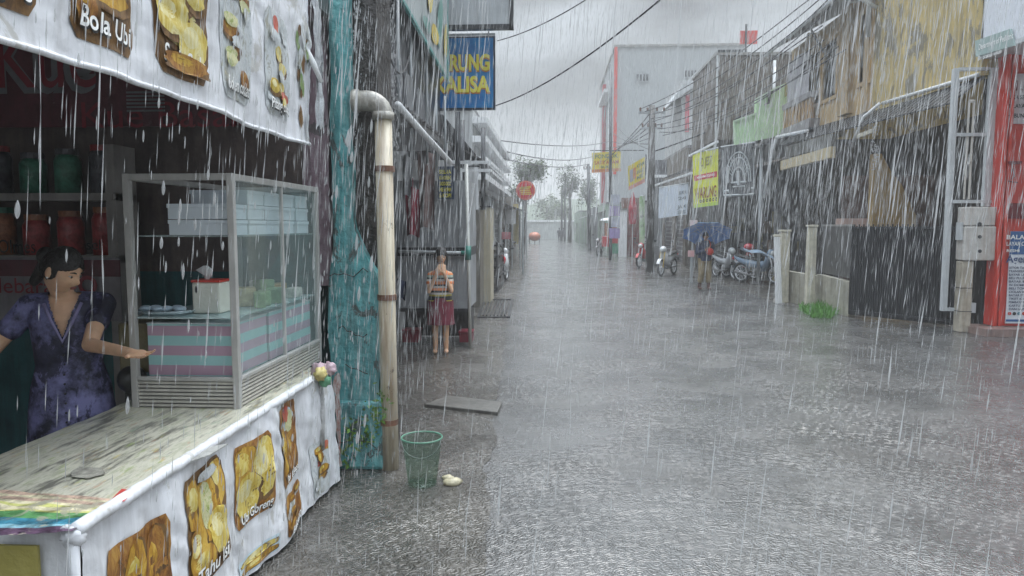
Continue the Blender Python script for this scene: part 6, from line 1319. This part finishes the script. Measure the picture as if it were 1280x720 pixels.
# --- girl
def girl():
    p_ = atZ(551,441); c = Vector((p_.x,p_.y,0)); T = thing('person', 'girl in striped shirt and maroon skirt with hands over her mouth', 'person', tuple(c))
    s = .83; by = rotm(R(6)); B = lambda x,y,z: c+by@Vector((x,y,0))*1+Vector((0,0,z))
    H = 1.36
    hd = B(.015,-.03,1.225); hr = rotm(R(18),R(8)); b = MB()
    b.loft([(B(0,.0,.62),.125,.085,by),(B(0,0,.72),.13,.09,by),(B(0,-.0,.84),.105,.078,by),(B(0,-.01,.95),.12,.085,by),(B(0,-.005,1.03),.115,.07,by),(B(0,0,1.07),.06,.05,by)],20)
    b.cone(B(0,0,1.03), .042, hd+Vector((0,.015,-.07)), .038); add_head(b, hd, hr, .86)
    for sx in (-1,1):
        b.cone(B(sx*.065,0,.66), .07, B(sx*.068,-.01,.36), .047); b.cone(B(sx*.068,-.01,.36), .046, B(sx*.07,.01,.06), .030); b.ball(B(sx*.072,-.04,.028),(.032,.085,.028),12,8,mat=by)
        shd = B(sx*.122,0,.995); el = B(sx*.142,-.10,.80); wr = B(sx*.045+.012,-.155,1.02)
        b.cone(B(sx*.07,0,1.01), .045, shd, .042); b.cone(shd,.040,el,.031); b.cone(el,.032,wr,.021)
        fwd = (hd+hr@Vector((sx*.012,-.105,-.02))-wr).normalized(); up = (by@Vector((sx*.5,-1,0))).normalized(); up = (up-fwd*up.dot(fwd)).normalized(); side = (by@Vector((-sx,0,0))); side = (side-fwd*side.dot(fwd)-up*side.dot(up)).normalized()
        pc_ = wr+fwd*.04; palm_mb(b, wr, pc_, fwd, up, side, .82); fingers(b, pc_, fwd, up, side, .82, curl=.12, thumb=1, rad=.0088)
    fuse(b, .005, 4, .5).build('body', skinm('skin_girl',(.66,.40,.25)), T, smooth=True); face_parts(T, hd, hr, .86)
    def tl(m):
        for sx in (-1,1): m.cone(hd+hr@Vector((sx*.062,-.01,.03)),.024,hd+hr@Vector((sx*.066,.01,-.10)),.018)
        m.cone(hd+hr@Vector((-.05,.05,-.03)),.035,B(-.075,.03,1.06),.025); m.cone(B(-.075,.03,1.06),.025,B(-.08,.04,.93),.015)
    hair(T, hd+Vector((0,.006,.008)), hr, .98, tl, 2, .34)
    b = MB(); b.loft([(B(0,.0,.66),.155,.11,by),(B(0,0,.72),.15,.108,by),(B(0,-.0,.84),.135,.10,by),(B(0,-.01,.95),.14,.10,by),(B(0,-.005,1.02),.128,.082,by),(B(0,0,1.055),.085,.065,by)],24)
    for sx in (-1,1): shd = B(sx*.122,0,.995); el = B(sx*.142,-.10,.80); b.cone(B(sx*.06,0,.99),.050,shd-Vector((0,0,.006)),.046); b.cone(shd-Vector((0,0,.006)),.046,shd.lerp(el,.5),.045)
    # z-based stripe order bottom to top
    w_, o_, k_, g_, t_ = (.55,.50,.44), (.75,.24,.08), (.03,.03,.035), (.40,.34,.06), (.30,.36,.30)
    st_ = bands('striped_shirt',2,[(0,g_),(.05,k_),(.17,g_),(.22,w_),(.28,k_),(.34,o_),(.42,w_),(.48,k_),(.53,o_),(.62,w_),(.68,k_),(.73,t_),(.8,o_),(.95,w_)],.7,1/.42,False,.0)
    # shift: object z starts at .66
    nt = st_.node_tree
    for n_ in nt.nodes:
        if n_.type == 'MATH' and n_.operation == 'MULTIPLY_ADD': pass
    fb = fuse(b, .006, 4, .5); o = fb.build('shirt', st_, T, smooth=True)
    mt = [n_ for n_ in nt.nodes if n_.type == 'MATH' and n_.operation == 'MULTIPLY'][0]
    sb_ = nt.nodes.new('ShaderNodeMath'); sb_.operation = 'SUBTRACT'; sb_.inputs[1].default_value = .66; src = mt.inputs[0].links[0].from_socket; nt.links.new(src, sb_.inputs[0]); nt.links.new(sb_.outputs[0], mt.inputs[0])
    b = MB(); n = 40; vs = []
    def sk(u, v):
        a = u*2*PI; r_ = 1+.05*math.sin(a*9)*(1-v); z = .37+.34*v; k = 1.32-.28*v; return B(.135*k*r_*math.cos(a), .105*k*r_*math.sin(a), z)
    b.grid(sk, 72, 12); b.grid(lambda u,v: B((.135*1.32-.01*v)*math.cos(u*2*PI)*(1-.0*v), (.105*1.32-.01*v)*math.sin(u*2*PI), .37+.3*v), 40, 4); b.build('skirt', M('maroon_skirt',(.15,.012,.03),.6,.4,12,.3,(.3,.12,.14)), T, smooth=True)
    return T
gT = girl_root = girl(); gT.scale = (1.07,1.07,1.09)
# --- umbrella person
def walker():
    p_ = atZ(880,362); c = Vector((p_.x,p_.y,0)); T = thing('person', 'wading person in navy jacket with red bag on the chest', 'person', tuple(c))
    by = rotm(R(10)); B = lambda x,y,z: c+by@Vector((x,y,0))+Vector((0,0,z)); hd = B(.0,-.03,1.48); hr = rotm(R(5),R(5)); b = MB()
    b.loft([(B(0,0,.82),.15,.10,by),(B(0,0,.95),.155,.11,by),(B(0,0,1.15),.17,.12,by),(B(0,0,1.28),.18,.11,by),(B(0,0,1.34),.08,.07,by)],20); b.cone(B(0,0,1.3),.05,hd-Vector((0,0,.08)),.045); add_head(b,hd,hr,1.0)
    legs = [(B(-.09,0,.85),B(-.10,-.05,.45),B(-.12,.05,.06)),(B(.09,0,.85),B(.10,-.06,.45),B(.10,-.08,.06))]
    for a,k_,f_ in legs: b.cone(a,.09,k_,.055); b.cone(k_,.052,f_,.035); b.ball(f_+by@Vector((0,-.06,-.025)),(.04,.11,.035),12,8,mat=by)
    hand = B(-.02,-.19,1.16); 
    arms = [(B(-.19,0,1.27),B(-.25,-.06,1.02),B(-.06,-.2,1.10)),(B(.19,0,1.27),B(.25,-.06,1.02),B(.13,-.22,1.0))]
    for i,(a,e_,w_) in enumerate(arms):
        b.cone(a,.05,e_,.038); b.cone(e_,.036,w_,.025); fwd = (B(.0,-.21,1.16)-w_).normalized() if i == 0 else by@Vector((-.8,-.2,.1)).normalized(); up = by@Vector((0,-1,0)); up = (up-fwd*up.dot(fwd)).normalized(); sd = fwd.cross(up); palm_mb(b,w_,w_+fwd*.045,fwd,up,sd); fingers(b,w_+fwd*.045,fwd,up,sd,curl=.6)
    fuse(b,.008,3,.5).build('body', skinm('skin_walker',(.30,.16,.10)), T, smooth=True); face_parts(T,hd,hr,1.0); hair(T,hd,hr,1.02,None,3,.3)
    b = MB(); b.loft([(B(0,0,.80),.19,.14,by),(B(0,0,.95),.185,.14,by),(B(0,0,1.15),.195,.145,by),(B(0,0,1.28),.19,.125,by),(B(0,0,1.36),.09,.08,by)],20)
    for a,e_,w_ in arms: b.cone(a,.068,e_,.052); b.cone(e_,.05,e_.lerp(w_,.85),.04)
    fuse(b,.009,3,.5).build('jacket', M('navy_jacket',(.02,.03,.075),.5,.4,8,.2,bump=.3), T, smooth=True)
    b = MB(); 
    for a,k_,f_ in legs: b.cone(a+Vector((0,0,.0)),.105,k_,.085); b.cone(k_,.083,k_.lerp(f_,.5),.08)
    b.loft([(B(0,0,.78),.17,.12,by),(B(0,0,.9),.165,.12,by)],20); fuse(b,.010,3,.5).build('trousers', M('khaki_trousers',(.24,.19,.11),.6,.3,6,.3,bump=.3), T, smooth=True)
    b = MB()
    for a,k_,f_ in legs: b.cone(k_.lerp(f_,.55),.05,f_,.047); b.ball(f_+by@Vector((0,-.06,-.02)),(.048,.12,.042),12,8,mat=by)
    fuse(b,.008,2,.5).build('boots', M('brown_boots',(.10,.045,.035),.4,.3), T, smooth=True)
    bg = thing('chest_bag', 'red pouch bag held against the navy jacket', 'bag', tuple(B(.05,-.2,1.0))); b = MB(); b.ball(B(.06,-.21,1.06),(.11,.06,.10),14,10,mat=by); b.build('pouch', M('bag_red',(.5,.04,.03),.4,.2,8), bg, smooth=True)
    b = MB(); b.tube([B(.06,-.18,1.14),B(.10,-.15,1.25),B(.09,-.08,1.36),B(.08,.02,1.38)],.014,6); b.build('strap', M('strap_red',(.45,.08,.03),.4), bg)
    # umbrella
    grip = B(-.02,-.20,1.18); ax = Vector((.06,.42,.80)).normalized(); apex = grip+ax*.64; U = thing('umbrella', 'blue umbrella tilted back over the wading person', 'umbrella', tuple(grip))
    mt = ax.to_track_quat('Z','Y').to_matrix(); n = 8; Rr, dp = .70, .22
    def cp(k, t, off=0):
        a = (k+.5)*2*PI/n; return apex+mt@Vector((Rr*t*math.cos(a), Rr*t*math.sin(a), -dp*t**1.8-off))
    for nm, off, mat_, sm in (('canopy',0,M('blue_canopy',(.08,.38,.80),.35,.15,2,bump=0),1),('lining',.010,M('navy_lining',(.12,.26,.62),.5,.2,3,bump=0),1)):
        b = MB(); J = 8
        for k in range(n):
            def fpan(u,v):
                t = max(.02,v); q_ = cp(k,t,off).lerp(cp(k+1,t,off),u); return q_+(apex-q_).normalized()*(.05*t*t*4*u*(1-u)*.5)
            b.grid(fpan, 6, J)
        b.build(nm, mat_, U, smooth=False)
    b = MB()
    for k in range(n): 
        b.tube([cp(k,t/8,.016) for t in range(1,9)],.005,5); b.tube([apex-ax*.38, cp(k,.5,.02)],.004,4)
    b.build('rib', chrome, U)
    b = MB(); b.tube([grip-ax*.1,apex+ax*.05],.007,8); b.build('shaft', chrome, U); b = MB(); b.tube([grip-ax*.16,grip+ax*.02],.014,8); b.build('handle', inkk, U)
walker()
for i,(px,py,lab) in enumerate([(699,301,'distant dark clad person on the left of a walking pair'),(704,301,'distant dark clad person on the right of a walking pair')]):
    p_ = atZ(px,py+1.5); c = p_; T = thing('person', lab, 'person', (c.x,c.y,0)); b = MB(); B = lambda x,y,z: Vector((c.x+x,c.y+y,z))
    b.ball(B(0,0,1.5),(.08,.1,.12),12,8); b.cone(B(0,0,1.3),.05,B(0,0,1.42),.05); b.loft([(B(0,0,.8),.15,.11,None),(B(0,0,1.1),.17,.12,None),(B(0,0,1.32),.16,.1,None)],14)
    for sx in (-1,1): b.cone(B(sx*.08,0,.8),.09,B(sx*.09,-.08*sx,.4),.06); b.cone(B(sx*.09,-.08*sx,.4),.055,B(sx*.09,.05*sx,.05),.04); b.cone(B(sx*.2,0,1.28),.05,B(sx*.24,-.03,1.0),.04); b.cone(B(sx*.24,-.03,1.0),.04,B(sx*.22,-.15,.82),.03)
    fuse(b,.02,3).build('body', M('dark_clothes_%d'%i,(.06,.06,.07),.6,.3,4), T, smooth=True)
# ------------------------------------------------------------------ rain
rainm = bpy.data.materials.new('rain_drop'); rainm.use_nodes = True; nt = rainm.node_tree; nt.nodes.remove(nt.nodes['Principled BSDF'])
d_ = nt.nodes.new('ShaderNodeBsdfDiffuse'); d_.inputs[0].default_value = (.66,.672,.68,1); tr_ = nt.nodes.new('ShaderNodeBsdfTranslucent'); tr_.inputs[0].default_value = (.66,.672,.68,1)
mx_ = nt.nodes.new('ShaderNodeMixShader'); mx_.inputs[0].default_value = .5; nt.links.new(d_.outputs[0], mx_.inputs[1]); nt.links.new(tr_.outputs[0], mx_.inputs[2])
tp_ = nt.nodes.new('ShaderNodeBsdfTransparent'); m2_ = nt.nodes.new('ShaderNodeMixShader'); m2_.inputs[0].default_value = .55; nt.links.new(tp_.outputs[0], m2_.inputs[1]); nt.links.new(mx_.outputs[0], m2_.inputs[2]); nt.links.new(m2_.outputs[0], nt.nodes['Material Output'].inputs[0])
rv, rf = [], []
def drop(x, y, z, r, L_, tx, ty):
    b0 = len(rv)
    # spindle: 3-sided, thickest at 40 %
    rv.append((x,y,z)); 
    for k in range(3): a = k*2.094+x*7; rv.append((x+tx*L_*.4+r*math.cos(a), y+ty*L_*.4+r*math.sin(a), z+L_*.4))
    rv.append((x+tx*L_, y+ty*L_, z+L_))
    for k in range(3): k2 = (k+1)%3; rf.append((b0,b0+1+k2,b0+1+k)); rf.append((b0+4,b0+1+k,b0+1+k2))
rr = random.Random(77)
def ok(x, y, z):
    if x*x+y*y+(z-CAMH)**2 < 1.0: return False
    if x < -1.33 and y < 5.4: return False
    if x < -1.3 and y < 11.5 : return False
    if x > 6.4 and y > 12: return False
    return True
N_RAIN = 56000
for i in range(N_RAIN):
    y = .3+19*rr.random()**.8; hw = y*.75+1.2; x = rr.uniform(-1.6, min(6.6, hw)); z = rr.uniform(.02, min(9, CAMH+y*.45+1.2))
    if not ok(x,y,z): continue
    if z < 1.7 and rr.random() > .22+.25*max(0,z-.9): continue
    g = rr.random(); r_ = .0009+.0015*g*g; L_ = rr.uniform(.07,.21); w = rr.gauss(.085,.03)
    drop(x,y,z,r_*(1+.05*y),L_,w,rr.gauss(0,.03))
me = bpy.data.meshes.new('rain'); me.from_pydata(rv, [], rf); me.materials.append(rainm); o = bpy.data.objects.new('rain', me); COL.objects.link(o); o['kind'] = 'stuff'
# runoff: water streaming off roof edges
rv, rf = [], []
def blob(x, y, z, r, L_):
    b0 = len(rv); n = 8; prof = [(0,0),(.12,.62),(.3,.95),(.5,1),(.72,.75),(.9,.35),(1,0)]
    rv.append((x,y,z))
    for t,k in prof[1:-1]:
        for a in range(n): rv.append((x+.08*L_*t+r*k*math.cos(a*2*PI/n), y+r*k*math.sin(a*2*PI/n), z+L_*t))
    rv.append((x+.08*L_,y,z+L_)); m_ = len(prof)-2
    for a in range(n):
        c = (a+1)%n; rf.append((b0,b0+1+c,b0+1+a)); rf.append((b0+1+m_*n,b0+1+(m_-1)*n+a,b0+1+(m_-1)*n+c))
        for j in range(m_-1): rf.append((b0+1+j*n+a,b0+1+j*n+c,b0+1+(j+1)*n+c,b0+1+(j+1)*n+a))
for i in range(330): y = 1.7+3.4*rr.random()**.8; g = rr.random(); blob(-1.36+rr.gauss(0,.05), y, rr.uniform(.05,3.2), .002+.005*g**3, rr.uniform(.02,.05)+.02*g**3)
for i in range(12): blob(-1.2+rr.gauss(0,.04), rr.uniform(4.0,4.9), rr.uniform(.4,2.8), rr.uniform(.008,.012), rr.uniform(.07,.13))
for i in range(1500): y = rr.uniform(4.95,6.4); drop(-1.37+rr.gauss(0,.03), y, rr.uniform(2.3,3.9), rr.uniform(.003,.007), rr.uniform(.012,.05), .05, 0)
for i in range(1000): y = rr.uniform(5.6,10.6); drop(-1.42+rr.gauss(0,.05), y, rr.uniform(.0,2.9), rr.uniform(.002,.0045), rr.uniform(.05,.22), .04, 0)
for i in range(500): y = rr.uniform(6,10.6); drop(-1.4+rr.gauss(0,.05), y, rr.uniform(2.9,5.5), rr.uniform(.002,.005), rr.uniform(.05,.3), .06, 0)
for i in range(1500): y = rr.uniform(12.6,21.8); drop(6.5+rr.gauss(0,.05)-.0, y, rr.uniform(.05,3.8), rr.uniform(.002,.005), rr.uniform(.08,.4), .10, 0)
for i in range(700): y = rr.uniform(22,31.5); drop(5.95+rr.gauss(0,.05), y, rr.uniform(.05,4.1), rr.uniform(.003,.006), rr.uniform(.1,.4), .10, 0)
for i in range(500): t = rr.random(); drop(6.4+rr.gauss(0,.04), 22.0+.3*rr.random(), rr.uniform(.6,3.0), rr.uniform(.01,.022), rr.uniform(.03,.08), .05, 0) if i < 8 else None
for i in range(70): q_ = atX(rr.uniform(1088,1098), rr.uniform(150,215), 6.55); drop(q_.x,q_.y,q_.z, rr.uniform(.012,.02), rr.uniform(.03,.06), 0, 0)
for i in range(1500): drop(rr.uniform(-1.36,-.9), 1.5+3.4*rr.random()**.8, rr.uniform(.1,3.0), rr.uniform(.0008,.0018), rr.uniform(.03,.11), .09, 0)
# overflow sheets behind: mustard house upper floor
for i in range(900): y = rr.uniform(12.6,22); drop(6.2+rr.gauss(0,.1), y, rr.uniform(4.3,7.0), rr.uniform(.003,.007), rr.uniform(.1,.3), .10, 0)
me = bpy.data.meshes.new('roof_runoff'); me.from_pydata(rv, [], rf); me.materials.append(rainm); o = bpy.data.objects.new('roof_runoff_rain', me); COL.objects.link(o); o['kind'] = 'stuff'
# splashes on the flooded ground
rv, rf = [], []
for i in range(9000):
    y = 2.2+22*rr.random()**1.25; x = rr.uniform(-1.3, min(6.5, y*.8+1)); 
    if x > 5.4 and y > 13.5: continue
    n = rr.choice((2,3,3,4)); h = rr.uniform(.006,.022)*(1.3 if x < -.3 else 1)
    for k in range(n):
        a = rr.uniform(0,6.28); drop(x+.012*math.cos(a), y+.012*math.sin(a), .002, rr.uniform(.0012,.0028), h, .5*math.cos(a), .5*math.sin(a))
me = bpy.data.meshes.new('splash'); me.from_pydata(rv, [], rf); me.materials.append(rainm); o = bpy.data.objects.new('splash_water', me); COL.objects.link(o); o['kind'] = 'stuff'
# ------------------------------------------------------------------ haze
hz = MB().box(-205,205,-65,405,-1,34).build('haze', rainm, kind='stuff'); hm = bpy.data.materials.new('haze_air'); hm.use_nodes = True; nt = hm.node_tree; nt.nodes.remove(nt.nodes['Principled BSDF'])
pv = nt.nodes.new('ShaderNodeVolumePrincipled'); pv.inputs['Color'].default_value = (.95,.95,.95,1); pv.inputs['Density'].default_value = .0028; pv.inputs['Anisotropy'].default_value = .2; nt.links.new(pv.outputs[0], nt.nodes['Material Output'].inputs['Volume'])
hz.data.materials.clear(); hz.data.materials.append(hm)
# ------------------------------------------------------------------ light
w = bpy.data.worlds.new('World'); S.world = w; w.use_nodes = True; nt = w.node_tree; N = nt.nodes; L = nt.links; bg = N['Background']; bg.inputs['Strength'].default_value = .10
sky = N.new('ShaderNodeTexSky'); sky.sky_type = 'NISHITA'; sky.sun_disc = False; EL, AZ = R(62), R(20); sky.sun_elevation = EL; sky.sun_rotation = AZ; sky.dust_density = 4; sky.air_density = 1.5
hs = N.new('ShaderNodeHueSaturation'); hs.inputs['Saturation'].default_value = .12; L.new(sky.outputs[0], hs.inputs['Color'])
# even out to an overcast dome: bright overhead, greyer low down, soft cloud mottling
tc = N.new('ShaderNodeTexCoord'); sx = N.new('ShaderNodeSeparateXYZ'); L.new(tc.outputs['Generated'], sx.inputs[0])
ab = N.new('ShaderNodeMath'); ab.operation = 'MAXIMUM'; ab.inputs[1].default_value = 0; L.new(sx.outputs['Z'], ab.inputs[0])
pw_ = N.new('ShaderNodeMath'); pw_.operation = 'POWER'; pw_.inputs[1].default_value = 2.8; L.new(ab.outputs[0], pw_.inputs[0])
mr = N.new('ShaderNodeMapRange'); mr.inputs[1].default_value = 0; mr.inputs[2].default_value = 1; mr.inputs[3].default_value = .75; mr.inputs[4].default_value = 30; L.new(pw_.outputs[0], mr.inputs[0])
no = N.new('ShaderNodeTexNoise'); no.inputs['Scale'].default_value = 3.4; no.inputs['Detail'].default_value = 5; mpn = N.new('ShaderNodeMapping'); mpn.inputs['Location'].default_value = (.35,.2,.1); mpn.inputs['Scale'].default_value = (1,1,2.4); L.new(tc.outputs['Generated'], mpn.inputs['Vector']); L.new(mpn.outputs[0], no.inputs['Vector'])
m2 = N.new('ShaderNodeMapRange'); m2.inputs[1].default_value = .40; m2.inputs[2].default_value = .60; m2.inputs[3].default_value = .35; m2.inputs[4].default_value = 2.1; L.new(no.outputs['Fac'], m2.inputs[0])
ml = N.new('ShaderNodeMath'); ml.operation = 'MULTIPLY'; L.new(mr.outputs[0], ml.inputs[0]); L.new(m2.outputs[0], ml.inputs[1])
vm_ = N.new('ShaderNodeVectorMath'); vm_.operation = 'SCALE'; vm_.inputs[0].default_value = (.87,.965,1.06); L.new(ml.outputs[0], vm_.inputs['Scale'])
mix = N.new('ShaderNodeMix'); mix.data_type = 'RGBA'; mix.inputs['Factor'].default_value = .97; L.new(hs.outputs[0], mix.inputs['A']); L.new(vm_.outputs[0], mix.inputs['B']); L.new(mix.outputs['Result'], bg.inputs['Color'])
sl = bpy.data.lights.new('sun', 'SUN'); sl.energy = 1.1; sl.angle = R(30); sl.color = (1,.97,.93); so = bpy.data.objects.new('sun', sl); COL.objects.link(so)
so.rotation_euler = Vector((-math.sin(AZ)*math.cos(EL), -math.cos(AZ)*math.cos(EL), -math.sin(EL))).to_track_quat('-Z','Y').to_euler()
S.view_settings.view_transform = 'Standard'; S.view_settings.look = 'None'; S.view_settings.gamma = 1; S.view_settings.exposure = .84
S.cycles.max_bounces = 6; S.cycles.diffuse_bounces = 3; S.cycles.glossy_bounces = 3; S.cycles.transmission_bounces = 4; S.cycles.transparent_max_bounces = 24; S.cycles.volume_bounces = 1
S.cycles.use_denoising = True
